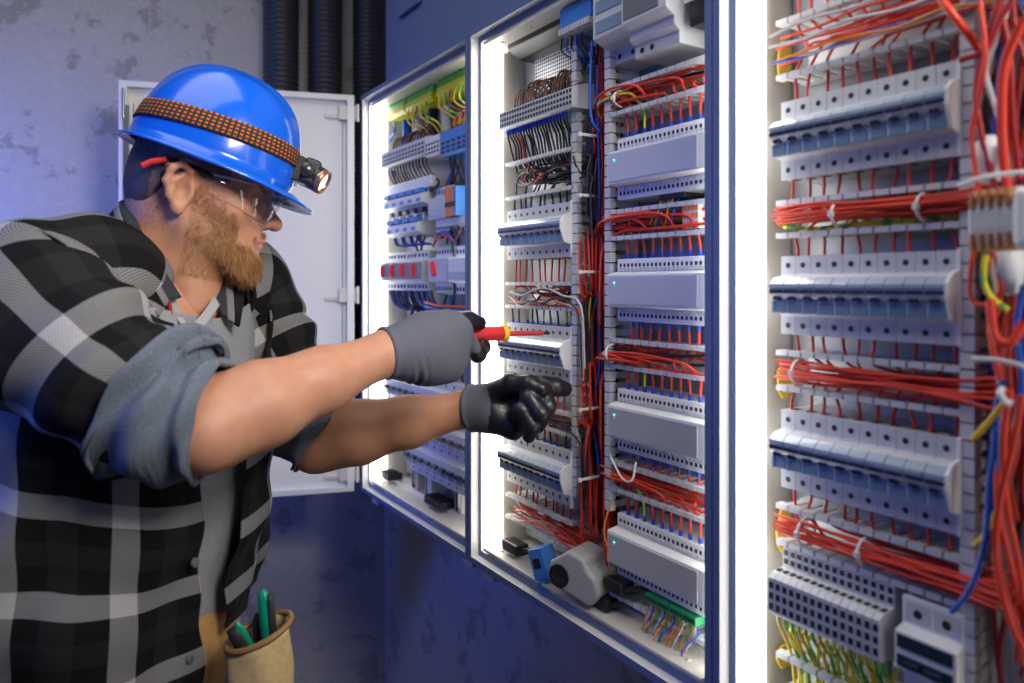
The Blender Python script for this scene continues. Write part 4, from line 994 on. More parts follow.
M_cuff = mat('denim_lining', (0.085,0.105,0.14), 0.92, noise=(0.13,0.155,0.20), bump=0.5, bscale=420)
M_collar = mat('dark_collar', (0.018,0.020,0.028), 0.85, bump=0.4, bscale=420)
M_trous = mat('tan_canvas', (0.36,0.19,0.055), 0.85, noise=(0.42,0.235,0.08), bump=0.3, bscale=260)
def plaid_mat():
    m = bpy.data.materials.new('plaid_flannel'); m.use_nodes = True; nt = m.node_tree; b = nt.nodes['Principled BSDF']; L = nt.links.new
    uv = nt.nodes.new('ShaderNodeUVMap'); sx = nt.nodes.new('ShaderNodeSeparateXYZ'); L(uv.outputs[0], sx.inputs[0])
    def mth(op, a, b_=None, c=None):
        n = nt.nodes.new('ShaderNodeMath'); n.operation = op
        for i, v in enumerate((a, b_, c)):
            if v is None: continue
            if isinstance(v, (int,float)): n.inputs[i].default_value = v
            else: L(v, n.inputs[i])
        return n.outputs[0]
    PER = 0.125
    fu = mth('FRACT', mth('DIVIDE', sx.outputs[0], PER)); fv = mth('FRACT', mth('DIVIDE', sx.outputs[1], PER))
    su = mth('LESS_THAN', fu, .25); sv = mth('LESS_THAN', fv, .25)
    tw = mth('GREATER_THAN', mth('FRACT', mth('DIVIDE', mth('ADD', sx.outputs[0], sx.outputs[1]), .0042)), .45)
    tw2 = mth('GREATER_THAN', mth('FRACT', mth('DIVIDE', mth('SUBTRACT', sx.outputs[0], sx.outputs[1]), .0042)), .5)
    both = mth('MULTIPLY', su, sv); one = mth('SUBTRACT', mth('ADD', su, sv), mth('MULTIPLY', both, 2))
    du = mth('LESS_THAN', mth('ABSOLUTE', mth('SUBTRACT', fu, .65)), .13); dv = mth('LESS_THAN', mth('ABSOLUTE', mth('SUBTRACT', fv, .65)), .13)
    ng = nt.nodes.new('ShaderNodeTexNoise'); ng.inputs['Scale'].default_value = 900; L(uv.outputs[0], ng.inputs['Vector'])
    val = mth('ADD', mth('ADD', .006, mth('MULTIPLY', mth('ADD', du, dv), .006)), mth('ADD', mth('MULTIPLY', one, mth('ADD', .095, mth('MULTIPLY', tw, .09))), mth('MULTIPLY', both, mth('ADD', .30, mth('MULTIPLY', tw2, .08)))))
    val = mth('MULTIPLY', val, mth('ADD', .55, mth('MULTIPLY', ng.outputs['Fac'], .9)))
    cr = nt.nodes.new('ShaderNodeCombineColor'); L(mth('MULTIPLY', val, 1.0), cr.inputs[0]); L(mth('MULTIPLY', val, 1.0), cr.inputs[1]); L(mth('MULTIPLY', val, 1.03), cr.inputs[2])
    L(cr.outputs[0], b.inputs['Base Color']); b.inputs['Roughness'].default_value = .95; b.inputs['Specular IOR Level'].default_value = .15
    b.inputs['Sheen Weight'].default_value = 0
    bp = nt.nodes.new('ShaderNodeBump'); bp.inputs['Strength'].default_value = .35; bp.inputs['Distance'].default_value = .001
    L(mth('ADD', ng.outputs['Fac'], mth('MULTIPLY', tw, .5)), bp.inputs['Height']); L(bp.outputs[0], b.inputs['Normal'])
    return m
M_plaid = plaid_mat()

# ---- head frame: anatomical F (forward), R (his right, towards the camera), U (up), origin between the ear canals
PSI, PIT = math.radians(18), math.radians(12)
HC = np.array([-.4586, 1.056, .125])
_f = np.array([math.cos(PSI), math.sin(PSI), 0]); HR = np.array([math.sin(PSI), -math.cos(PSI), 0]); _z = np.array([0,0,1.])
HF = _f*math.cos(PIT)-_z*math.sin(PIT); HU = _f*math.sin(PIT)+_z*math.cos(PIT)
HM = np.stack([HF, HR, HU])                              # rows
def toH(P): return (P-HC)@HM.T
def frH(Q): return np.asarray(Q, float)@HM+HC
NB = np.array([-.497, 1.06, -.01])                       # neck base
def sym(p): return [p, (p[0],-p[1],p[2])]
def head_sdf(Q):
    A_ = Q.copy(); A_[:,1] = np.abs(A_[:,1]); q = A_
    d = ell(Q, (.008,0,.042), (.089,.075,.086))
    d = smin(d, ell(Q, (-.030,0,.0), (.050,.056,.055)), .03)
    d = smin(d, ell(Q, (.043,0,-.022), (.056,.060,.080)), .03)
    d = smin(d, cap(q, (.010,.048,-.043), (.080,.014,-.076), .018, .017), .022)
    d = smin(d, ell(Q, (.089,0,-.074), (.017,.022,.019)), .014)
    d = smin(d, ell(Q, (.080,0,-.042), (.024,.034,.034)), .018)
    d = smin(d, ell(q, (.060,.045,-.008), (.024,.022,.020)), .02)
    d = smin(d, cap(q, (.090,.008,.036), (.076,.046,.036), .011, .010), .014)
    d = smax(d, -ell(q, (.100,.033,.013), (.020,.021,.014)), .012)
    d = smin(d, ell(q, (.079,.032,.012), (.0135,.0150,.0125)), .004)      # eyelids over the ball
    d = smin(d, cap(Q, (.091,0,.026), (.1165,0,-.010), .0085, .0095), .010)
    d = smin(d, ell(Q, (.1195,0,-.013), (.0112,.0125,.0105)), .006)
    d = smin(d, ell(q, (.105,.0125,-.0165), (.011,.0065,.0078)), .006)
    d = smax(d, -ell(q, (.110,.0065,-.0235), (.006,.0038,.0035)), .003)
    d = smin(d, cap(q, (.1075,.003,-.0395), (.092,.024,-.0465), .0050, .0035), .004)
    d = smin(d, cap(q, (.1045,.0,-.0505), (.091,.022,-.0485), .0064, .0040), .004)
    d = smax(d, -cap(q, (.113,.0,-.0452), (.094,.024,-.0475), .0016, .0014), .002)
    # ear
    e = ell(q, (-.004,.074,.000), (.017,.006,.026))
    hx = [(.006,.074,.008),(.003,.081,.026),(-.008,.085,.033),(-.020,.087,.024),(-.023,.086,.006),(-.016,.082,-.012),(-.006,.077,-.024)]
    e = smin(e, chain(q, hx, [.0035,.0042,.0046,.0048,.0044,.004,.006]), .005)
    ah = [(-.004,.080,.020),(-.013,.082,.010),(-.013,.081,-.004),(-.006,.078,-.012)]
    e = smin(e, chain(q, ah, [.003,.0036,.0036,.003]), .004)
    e = smin(e, ell(q, (-.003,.0765,-.026), (.0085,.005,.0095)), .006)
    e = smin(e, ell(q, (.008,.074,-.004), (.004,.004,.006)), .004)
    e = smax(e, -ell(q, (-.001,.083,-.002), (.009,.009,.012)), .004)
    d = smin(d, e, .005)
    return d
def body_sdf(P):
    Q = toH(P); d = head_sdf(Q)
    nk = cap(P, frH((-.020,0,-.035)), NB+np.array([-.008,0,-.02]), .053, .062)
    nk = smin(nk, cap(P, frH((.018,.036,-.075)), NB+np.array([.05,-.03,-.02]), .018, .022), .03)
    nk = smin(nk, cap(P, frH((.028,0,-.085)), NB+np.array([.045,.0,-.03]), .030, .034), .03)
    d = smin(d, nk, .022)
    return d
Vh, Fh = nets(body_sdf, (-.66,.93,-.06), (-.30,1.20,.29), .0026); Vh = relax(Vh, Fh, 1, .4)
Qh = toH(Vh[Fh].mean(1)); aR = np.abs(Qh[:,1])
mi = np.zeros(len(Fh), int)
lip = (Qh[:,0] > .090) & (aR < .024) & (Qh[:,2] > -.0575) & (Qh[:,2] < -.0375-.12*np.maximum(aR-.004,0)); mi[lip] = 1
# arms: shoulder, elbow, wrist
RS, RE, RW_ = np.array([-.575,.885,-.02]), px_(206,428,.835), px_(386,353,.985)
LS, LE, LW_ = np.array([-.452,1.235,-.015]), px_(318,441,1.20), px_(472,408,1.165)
def arm_sdf(P, S, E, W, up):
    ax = (W-E)/np.linalg.norm(W-E); side = np.cross(ax, [0,0,1.]); L = np.linalg.norm(W-E)
    d = chain(P, [S, S*.5+E*.5, E], [.056,.054,.045], .02)
    tip = E-ax*.012+(E-S)/np.linalg.norm(E-S)*.012
    d = smin(d, cap(P, tip, E+ax*.06, .034, .042), .02)
    d = smin(d, chain(P, [E, E+ax*L*.28, E+ax*L*.6, W, W+ax*.03], [.044,.0475,.0385,.0275,.027], .02), .02)
    d = smin(d, cap(P, E+ax*.02+np.array([0,0,.018]), E+ax*L*.45+np.array([0,0,.008]), .030, .026), .02)
    return d
parts_ = [(Vh, Fh, mi)]
for S, E, W in ((RS,RE,RW_),(LS,LE,LW_)):
    pts = np.stack([S,E,W]); lo, hi = pts.min(0)-.09, pts.max(0)+.09
    V, Fc = nets(lambda P: arm_sdf(P, S, E, W, 1)+.0009*pn(P, 90, 3), lo, hi, .0045); V = relax(V, Fc, 2); parts_.append((V, Fc, np.zeros(len(Fc), int)))
def core(P):
    d = chain(P, [np.array([-.56,1.06,-.52]), np.array([-.55,1.06,-.25]), np.array([-.53,1.06,-.06]), NB+np.array([0,0,.02])], [.10,.105,.095,.05], .05)
    return smin(smin(d, cap(P, NB+np.array([0,0,-.06]), RS, .06, .06), .05), cap(P, NB+np.array([0,0,-.06]), LS, .06, .06), .05)
V, Fc = nets(core, (-.75,.75,-.7), (-.3,1.4,.1), .016); parts_.append((V, Fc, np.zeros(len(Fc), int)))
o = 0; VV, FF, MI = [], [], []
for V, Fc, m_ in parts_: VV.append(V); FF.append(Fc+o); MI.append(m_); o += len(V)
body = npmesh('body', np.concatenate(VV), np.concatenate(FF), [M_skin, M_lip], person, np.concatenate(MI))
# eyes, brows
for s in (1,-1):
    b = MB(); b.lathe([(0,.0005),(.0022,.0004),(.0062,-.001)], (0,0,0), 'z', 12, 1)
    V = []; Fc = []
    n1, n2 = 12, 8
    for i in range(n2+1):
        for j in range(n1):
            t = math.pi*i/n2; p = 2*math.pi*j/n1; V.append((math.cos(t)*.0132, math.sin(t)*math.cos(p)*.0132, math.sin(t)*math.sin(p)*.0048))
    Fc = [(i*n1+j, i*n1+(j+1)%n1, (i+1)*n1+(j+1)%n1, (i+1)*n1+j) for i in range(n2) for j in range(n1)]
    mid = [1 if i < 2 else 0 for i in range(n2) for j in range(n1)]
    npmesh('eye', frH(np.array(V)+np.array([.0808,s*.032,.0088])), Fc, [mat('eye_white',(0.55,0.5,0.47),.2), mat('iris',(0.06,0.05,0.04),.15)], person, mid)
    V, Fc = nets(lambda P: chain(toH(P), [(.096,s*.014,.028),(.092,s*.034,.034),(.078,s*.050,.028)], [.0035,.004,.002], .003)+.001*pn(P,900,5), frH((.085,s*.032,.03))-.035, frH((.085,s*.032,.03))+.035, .0018)
    npmesh('eyebrow', V, Fc, mat('brow_hair',(0.16,0.085,0.045),.7), person)
# hair: short back and sides, and the beard
def near_head(Q): return head_sdf(Q)
def hair_sdf(P):
    Q = toH(P); d = head_sdf(Q)-.0035-.0012*pn(Q, 700, 2); q1 = np.abs(Q[:,1])
    line = np.maximum(.012-Q[:,2]*.0, 0)
    keep = np.maximum(-(Q[:,2]-(.022-1.5*np.clip(-Q[:,0]-.014,0,.05))), (Q[:,0]-.052))        # >0 outside region
    ear = ell(np.stack([Q[:,0],q1,Q[:,2]],1), (-.008,.080,.004), (.025,.022,.040))
    return smax(smax(d, keep, .006), -ear, .004)
V, Fc = nets(hair_sdf, (-.62,.94,.05), (-.34,1.18,.30), .0030)
qz = toH(V[Fc].mean(1)); npmesh('hair', V, Fc, [M_hair, M_fade], person, ((qz[:,2] < .052) & (qz[:,0] > -.045)).astype(int))
def beard_sdf(P):
    Q = toH(P); q = Q.copy(); q[:,1] = np.abs(q[:,1]); Fx, U = Q[:,0], Q[:,2]
    ramp = np.clip((Fx-.015)/.07,0,1)*np.clip((-U-.045)/.05,0,1)
    d = head_sdf(Q)-(.0002+.0100*ramp)-.0016*pn(Q,300,8)-.0010*pn(Q,900,9)
    top = U-(-.010-.56*(Fx-.010)); front = .018-Fx; low = -.060-.44*(Fx-.005)-U
    d = smax(smax(smax(d, top*.9, .005), front, .005), low, .008)
    d = smin(d, ell(Q, (.092,0,-.080), (.020,.024,.021))+.0022*pn(Q,330,8), .010)
    d = smin(d, ell(Q, (.083,0,-.091), (.021,.022,.013))+.0022*pn(Q,330,8), .010)
    d = smin(d, cap(q, (.1055,.004,-.0315), (.094,.025,-.041), .0044, .0046), .005)
    d = smin(d, cap(q, (.094,.025,-.041), (.084,.029,-.070), .0035, .008), .008)
    d = smin(d, cap(q, (.102,.0,-.060), (.101,.0,-.070), .003, .007), .006)
    d = smax(d, -ell(q, (.107,.0,-.0462), (.024,.025,.0115)), .004)
    return d
V, Fc = nets(beard_sdf, (-.50,.94,-.03), (-.32,1.17,.16), .0026)
Nn = vnorm(V, Fc); VV = [V]; FF = [Fc]; o = len(V); r_ = np.random.RandomState(4)
Q = toH(V); outside = np.where((head_sdf(Q) > .0005))[0]
pick = r_.choice(outside, 5200)
sv, sf = [], []
for i in pick:
    nrm = Nn[i]; p = V[i]; q = Q[i]
    dirn = nrm*.55 + HM.T@np.array([.10-.3*(q[0] < .05), 0, -.9]) + r_.normal(size=3)*.28
    dirn /= np.linalg.norm(dirn); L = r_.uniform(.005,.011)*(1.25 if q[2] < -.085 else .8); w = np.cross(dirn, nrm); w /= max(np.linalg.norm(w),1e-9); w *= .00042
    k = o+len(sv); p2 = p+dirn*L*.6; p3 = p+dirn*L+np.array([0,0,-.0012]); sv += [p-w-nrm*.001, p+w-nrm*.001, p2+w*.6, p2-w*.6, p3+w*.1, p3-w*.1]; sf += [(k,k+1,k+2,k+3),(k+3,k+2,k+4,k+5)]
npmesh('beard', np.concatenate([V, np.array(sv)]), np.concatenate([Fc, np.array(sf)]), M_beard, person)
# stubble shadow on cheek and upper lip: a thin layer of short hairs
Qv = toH(Vh); Nh = vnorm(Vh, Fh)
sel = np.where((Qv[:,0] > .012) & (Qv[:,0] < .075) & (Qv[:,2] < .008-(Qv[:,0]-.02)*.55+.006*np.sin(Qv[:,0]*400)) & (Qv[:,2] > -.11) & (np.abs(Qv[:,1]) > .02))[0]
pick = r_.choice(sel, 15000); sv, sf = [], []
for i in pick:
    nrm = Nh[i]; dirn = nrm*.4+HM.T@np.array([.05,0,-.9])+r_.normal(size=3)*.25; dirn /= np.linalg.norm(dirn); L = r_.uniform(.002,.005); w = np.cross(dirn, nrm); w *= .00019/max(np.linalg.norm(w),1e-9)
    p = Vh[i]+r_.normal(size=3)*.001; k = len(sv); sv += [p-w, p+w, p+dirn*L+w*.2, p+dirn*L-w*.2]; sf.append((k,k+1,k+2,k+3))
npmesh('stubble', np.array(sv), np.array(sf), M_beard, person)

sel = np.where((Qv[:,0] < .004) & (Qv[:,2] < .03) & (Qv[:,2] > -.075+.3*np.abs(Qv[:,1])) & (np.abs(Qv[:,1]) < .068))[0]
pick = r_.choice(sel, 5200); sv, sf = [], []
for i in pick:
    if r_.rand() > np.clip((Qv[i,2]+.075)/.06, .1, 1): continue
    nrm = Nh[i]; dirn = nrm*.4+HM.T@np.array([-.05,0,-.9])+r_.normal(size=3)*.25; dirn /= np.linalg.norm(dirn); L = r_.uniform(.0015,.0035); w = np.cross(dirn, nrm); w *= .00022/max(np.linalg.norm(w),1e-9)
    p = Vh[i]+r_.normal(size=3)*.001; k = len(sv); sv += [p-w, p+w, p+dirn*L+w*.2, p+dirn*L-w*.2]; sf.append((k,k+1,k+2,k+3))
npmesh('nape_hair', np.array(sv), np.array(sf), M_hair, person)

# ---- gloves
def glove(fn, lo, hi, coat, name='glove', h=.0024):
    V, Fc = nets(fn, lo, hi, h); V = relax(V, Fc, 1, .35)
    mi = coat(V[Fc].mean(1)).astype(int)
    return npmesh(name, V, Fc, [M_glove, M_coat], person, mi)
# right hand: fist round the screwdriver, back of the hand to the camera, thumb on top
J = px_(408,350,1.005); e1 = px_(470,343,1.06)-J; e1 /= np.linalg.norm(e1); e3 = np.array([0,0,1.])-e1*e1[2]; e3 /= np.linalg.norm(e3); en = np.cross(e1, e3)
if en[1] > 0: en = -en                                   # towards the camera = back of the hand
hp = lambda f, u, b: J+e1*f+e3*u+en*b
fing_r = []
for k, (u, L1, r) in enumerate(((.026,.043,.0125),(.006,.046,.0130),(-.015,.043,.0125),(-.034,.034,.0110))):
    m0 = hp(.080-.005*k, u, .004); p1 = m0+(e1*(.62-.12*k)-en*.78+e3*(-.22 if k == 0 else -.05))*L1
    p2 = p1+(-e1*.55-en*.75)*.025; p3 = p2+(-e1*.85+en*.35)*.020
    fing_r.append(([m0,p1,p2,p3],[r+.001,r,r-.001,r-.002]))
th_r = ([hp(.020,.026,-.008), px_(446,322,1.05), px_(468,320,1.085), px_(479,323,1.105)], [.019,.0165,.0128,.0115])
fing_r[0] = ([hp(.080,.022,.004), px_(478,354,1.085), px_(483,347,1.115), px_(476,341,1.135)], [.0135,.0118,.0112,.010])
def rglove(P):
    d = None
    for (u, f0) in ((.024,0),(.006,1),(-.014,2),(-.032,3)):
        c = cap(P, hp(.0,u*.55,.0), hp(.080-.005*f0,u,.002), .0215, .0175); d = c if d is None else smin(d, c, .022)
    d = smin(d, ell(P, hp(.035,.0,-.006), (.045,.045,.050)), .02)
    d = smin(d, cap(P, hp(.03,-.030,-.012), hp(.055,-.034,-.010), .018,.015), .018)
    for pts, rs in fing_r: d = smin(d, chain(P, pts, rs), .006)
    d = smin(d, chain(P, *th_r), .008)
    ax = (J-RW_)/np.linalg.norm(J-RW_); c0 = RW_-ax*.004
    cf = cap(P, c0, J+e1*.01, .0345, .0330)
    cf = smax(cf, -((P-c0)@ax), .003)
    d = smin(d, cf, .018)
    d = smin(d, np.sqrt((np.sqrt(np.maximum(np.linalg.norm(P-c0,axis=1)**2-((P-c0)@ax)**2,0))-.0335)**2+((P-c0)@ax-.003)**2)-.0030, .002)
    f = (P-J)@e1; u = (P-J)@e3
    fold = np.exp(-((f-.004)/.012)**2)*np.clip((-u-.0)/.04,0,1)
    return d+.0022*fold*np.sin((f*1.0+u*.35)*520)+.0006*pn(P,120,1)
def rcoat(C):
    f = (C-J)@e1; u = (C-J)@e3; b = (C-J)@en
    dt = np.minimum(cap(C, th_r[0][1]*.35+th_r[0][2]*.65, th_r[0][2], .0155,.0145), cap(C, th_r[0][2], th_r[0][3], .0148,.0135))
    di = np.minimum(cap(C, fing_r[0][0][1]+e3*.006-en*.004, fing_r[0][0][2]+e3*.004, .009,.0112), cap(C, fing_r[0][0][2], fing_r[0][0][3], .0118,.0105))
    return (dt < .0012) | (di < .0015) | (b < -.026) | ((f > .104) & (b < .0))
glove(rglove, J-np.array([.07,.09,.085]), J+np.array([.14,.16,.085]), rcoat)
# left hand: pointing index finger, the others curled towards the camera
JL = px_(488,407,1.155)
ML = [px_(526,386,1.146), px_(527,398,1.140), px_(522,411,1.138), px_(514,422,1.140)]
fing_l = [([ML[0], px_(544,386,1.142), px_(556,387,1.148), px_(564,389,1.155)],[.0165,.0155,.0148,.0125]),
          ([ML[1], px_(543,391,1.105), px_(548,406,1.092), px_(540,414,1.098)],[.014,.0138,.0125,.011]),
          ([ML[2], px_(529,398,1.088), px_(541,414,1.078), px_(538,426,1.092)],[.014,.0138,.0125,.011]),
          ([ML[3], px_(521,410,1.085), px_(532,426,1.080), px_(529,436,1.095)],[.013,.0125,.0115,.0105])]
th_l = ([px_(497,392,1.14), px_(512,384,1.112), px_(529,384,1.094), px_(541,389,1.088)], [.018,.0155,.0135,.0115])
axl = (JL-LW_)/np.linalg.norm(JL-LW_)
def lglove(P):
    d = None
    for i, m in enumerate(ML):
        c = cap(P, JL+np.array([0,0,.012-.010*i]), m, .020, .0165); d = c if d is None else smin(d, c, .02)
    d = smin(d, cap(P, px_(498,420,1.135), px_(513,430,1.125), .019,.016), .015)
    for pts, rs in fing_l[:1]: d = smin(d, chain(P, pts, rs, .004), .007)
    for pts, rs in fing_l[1:]: d = smin(d, chain(P, pts, rs, .004), .0032)
    d = smin(d, chain(P, *th_l), .004)
    c0 = LW_-axl*.003
    cf = smax(cap(P, c0, JL, .0370, .0330), -((P-c0)@axl), .003); d = smin(d, cf, .015)
    rad = np.sqrt(np.maximum(np.linalg.norm(P-c0,axis=1)**2-((P-c0)@axl)**2,0))
    d = smin(d, np.sqrt((rad-.0355)**2+((P-c0)@axl-.003)**2)-.0030, .002)
    return d+.0008*pn(P,140,6)
def lcoat(C):
    px = 512+F*C[:,0]/C[:,1]; py = HZ-F*C[:,2]/C[:,1]
    f = (C-LW_)@axl
    return f > .040+.006*np.sin(C[:,2]*60)
glove(lglove, JL-np.array([.09,.11,.08]), JL+np.array([.15,.08,.075]), lcoat)

# ---- shirt
def smooth1(x, y, xi):
    return np.interp(xi, x, y) if len(x) < 3 else np.convolve(np.pad(np.interp(xi, x, y), 6, mode='edge'), np.ones(13)/13, 'valid')
def gridmesh(name, G, closed, uv, m, parent=person, thick=0.0, midx=None):
    nv, nu = G.shape[:2]; V = G.reshape(-1,3); Fc = []
    for i in range(nv-1):
        for j in range(nu if closed else nu-1): Fc.append((i*nu+j, i*nu+(j+1)%nu, (i+1)*nu+(j+1)%nu, (i+1)*nu+j))
    o = npmesh(name, V, Fc, m, parent, midx, True, None if uv is None else uv.reshape(-1,2))
    if thick:
        s = o.modifiers.new('Solidify','SOLIDIFY'); s.thickness = thick; s.offset = -1
    return o
YAW = math.radians(14)
CF = np.array([math.cos(YAW), -math.sin(YAW)]); CR = np.array([-math.sin(YAW), -math.cos(YAW)])   # chest front, his right
zk = np.array([-.66,-.50,-.31,-.16,-.06,.0,.03,.058,.082,.096])
xk = np.array([-.585,-.570,-.548,-.535,-.527,-.522,-.520,-.518,-.515,-.513])
dk = np.array([1.055]*10)
ak = np.array([.235,.232,.228,.222,.212,.192,.168,.130,.096,.078])
bk = np.array([.158,.156,.156,.152,.142,.128,.112,.096,.084,.076])
zz = np.linspace(-.66,.096,120)
def ring_at(z, th, off=0.0):
    x, d, a, b = (np.interp(z, zk, q) for q in (xs_, ds_, as_, bs_))
    e = .86                                              # a little boxy
    c, s = np.cos(th), np.sin(th); c2 = np.sign(c)*np.abs(c)**e; s2 = np.sign(s)*np.abs(s)**e
    return np.stack([x+(b+off)*c2*CF[0]+(a+off)*s2*CR[0], d+(b+off)*c2*CF[1]+(a+off)*s2*CR[1], z+0*th], -1)
xs_, ds_, as_, bs_ = (smooth1(zk, q, np.linspace(zk[0], zk[-1], 160)) for q in (xk,dk,ak,bk)); zk = np.linspace(zk[0], zk[-1], 160)
def torso(name, m, off, th0, th1, zlo, zhi, thick, fold, nu=150, nv=110, u0=0.0, v0=0.0, neck=False):
    G = np.zeros((nv,nu,3)); UV = np.zeros((nv,nu,2)); zs_ = np.linspace(zlo, zhi, nv)
    for i, z in enumerate(zs_):
        t0 = np.interp(z, [-.66,-.35,-.05,.10], th0); t1 = np.interp(z, [-.66,-.35,-.05,.10], th1)
        th = np.linspace(math.radians(t0), math.radians(t1), nu)
        amp = fold*np.interp(z, [-.66,-.3,0,.09], [1.5,1.1,.7,.15])
        w = amp*(np.sin(th*7+z*9+.6*np.sin(z*22))*.6+np.sin(th*3.0-z*26+1.0)*.5+np.sin(th*13+z*14)*.28+np.sin(th*2+z*52+.8*np.sin(th*4))*.35)
        if neck: zt_ = np.interp(np.abs(np.degrees(th)), [0,30,60,90,180], [-.048,-.03,-.012,.008,.05])
        else: zt_ = np.interp(np.abs(np.degrees(th)), [0,30,60,90,120,180], [-.075,-.045,.004,.036,.060,.086])
        zz_ = zlo+(z-zlo)*(zt_-zlo)/(zhi-zlo)
        G[i] = ring_at(zz_+0*th, th, off+w)
        seg = np.linalg.norm(np.diff(ring_at(0*z-.2, np.linspace(math.radians(th0[1]), math.radians(th1[1]), nu)), axis=0), axis=1)
        UV[i,:,0] = np.concatenate([[0], np.cumsum(seg)])+u0; UV[i,:,1] = z+v0
    return gridmesh(name, G, False, UV, m, person, thick)
torso('undershirt', M_tee, -.020, [-179]*4, [179]*4, -.60, .07, .0, .0025, neck=True)
# right-hand (near) half and left-hand half wrap all the way round the back
torso('shirt_front_right', M_plaid, .004, [0,6,14,26], [180]*4, -.66, .090, .003, .008, u0=.030, v0=.092)
torso('shirt_front_left', M_plaid, .004, [-180]*4, [-3,-3,-14,-40], -.48, .090, .003, .008, u0=.02, v0=.060)
def tubeloft(name, path, rad, m, parent=person, nu=72, nv=90, thick=.0025, foldfn=None, u0=0., v0=0., flat=None):
    path = [Vector(p) for p in path]; P = smooth_path(path, 12); P = np.array([tuple(p) for p in P])
    s = np.concatenate([[0], np.cumsum(np.linalg.norm(np.diff(P,axis=0),axis=1))]); si = np.linspace(0, s[-1], nv)
    C = np.stack([np.interp(si, s, P[:,q]) for q in range(3)], 1); T = np.gradient(C, axis=0); T /= np.linalg.norm(T,axis=1)[:,None]
    R_ = np.interp(np.linspace(0,1,nv), np.linspace(0,1,len(rad)), rad); R_ = np.convolve(np.pad(R_,4,mode='edge'), np.ones(9)/9, 'valid')
    N = np.cross(T[0], [0,1.,.2]); N /= np.linalg.norm(N); G = np.zeros((nv,nu,3)); UV = np.zeros((nv,nu,2)); th = np.linspace(0, 2*np.pi, nu)
    for i in range(nv):
        N = N-T[i]*(N@T[i]); N /= np.linalg.norm(N); B = np.cross(T[i], N)
        r = R_[i]+(foldfn(si[i]/s[-1], th) if foldfn else 0)
        G[i] = C[i]+(np.cos(th)*r)[:,None]*N+(np.sin(th)*r)[:,None]*B
        UV[i,:,0] = th*np.mean(R_)+u0; UV[i,:,1] = si[i]+v0
    return gridmesh(name, G, False, UV, m, parent, thick)
def sl_fold(t, th):
    k = .0050+.006*np.clip((t-.45)/.55,0,1)
    return k*(np.sin(t*36+1.4*np.sin(th+.6)+th)*.6+np.sin(t*19-th*2+1)*.5+np.sin(th*3+t*9)*.4)*(np.clip(t*6,0,1))
ru_ = (RE-RS)/np.linalg.norm(RE-RS); lu_ = (LE-LS)/np.linalg.norm(LE-LS)
tubeloft('sleeve', [NB+np.array([-.02,-.06,-.02]), RS+np.array([.035,.075,.016]), RS+np.array([-.004,.015,-.004]), RS*.72+RE*.28+np.array([-.012,-.012,-.006]), RS*.4+RE*.6+np.array([-.012,-.01,-.012]), RE-ru_*.045+np.array([-.012,0,-.004])],
         [.075,.092,.100,.098,.089,.083,.079], M_plaid, foldfn=sl_fold, u0=.035, v0=.005)
tubeloft('sleeve', [NB+np.array([.02,.06,-.02]), LS+np.array([-.03,-.075,.012]), LS+np.array([.004,-.012,-.004]), LS*.7+LE*.3+np.array([-.006,.0,-.002]), LS*.35+LE*.65, LE-lu_*.05],
         [.075,.088,.092,.088,.080,.075,.072], M_plaid, foldfn=sl_fold, u0=.06, v0=.05)
def cuff_fold(t, th): return .0055*np.sin(t*15+1.2*np.sin(th*1+.5))+.003*np.sin(th*3+t*6)+.0022*np.sin(th*7+t*14)
ra_ = (RW_-RE)/np.linalg.norm(RW_-RE); la_ = (LW_-LE)/np.linalg.norm(LW_-LE)
tubeloft('rolled_cuff', [RE-ru_*.062+np.array([-.008,0,0]), RE-ru_*.032+np.array([-.004,0,0]), RE+ra_*.010+np.array([.0,0,.006])], [.095,.093,.085,.078,.071,.064], M_cuff, foldfn=cuff_fold, thick=.006)
tubeloft('rolled_cuff', [LE-lu_*.075, LE-lu_*.03, LE+la_*.012+np.array([0,0,.003])], [.080,.080,.076,.070,.064,.058], M_cuff, foldfn=cuff_fold, thick=.006)
# collar: dark inner band standing round the neck, plaid leaf folded outwards
def strip3(name, m, edges, thick=.004, uvs=None):        # rows of pixel+depth points, each splined
    rows = [np.array([tuple(v) for v in smooth_path([Vector(px_(*p)) for p in e], 8)]) for e in edges]
    k = 10; G = []
    for a in range(len(rows)-1):
        for t in np.linspace(0, 1, k, endpoint=a == len(rows)-2): G.append(rows[a]*(1-t)+rows[a+1]*t)
    G = np.array(G); UV = np.zeros(G.shape[:2]+(2,))
    UV[:,1:,0] = np.cumsum(np.linalg.norm(np.diff(G,axis=1),axis=2),axis=1); UV[1:,:,1] = np.cumsum(np.linalg.norm(np.diff(G,axis=0),axis=2),axis=0)
    return gridmesh(name, G, False, UV+np.array([.05,.02]), m, person, thick)
inn = [(214,205,1.125),(170,196,1.135),(134,201,1.085),(131,207,1.02),(144,238,.985),(161,268,.972),(180,298,.972)]
mid_ = [(218,212,1.135),(168,200,1.150),(127,202,1.095),(121,209,1.015),(133,242,.972),(150,270,.958),(168,302,.955)]
out = [(224,235,1.16),(164,222,1.175),(112,222,1.10),(104,236,.995),(117,268,.945),(134,290,.932),(158,318,.935)]
strip3('collar', M_collar, [inn, mid_]); strip3('collar_leaf', M_plaid, [mid_, out])
inn = [(210,232,1.12),(208,262,1.085),(214,290,1.05),(222,314,1.03)]; mid_ = [(219,228,1.14),(222,258,1.105),(226,288,1.06),(228,318,1.03)]; out = [(236,240,1.17),(243,264,1.13),(245,292,1.085),(240,326,1.04)]
strip3('collar', M_collar, [inn, mid_]); strip3('collar_leaf', M_plaid, [mid_, out])
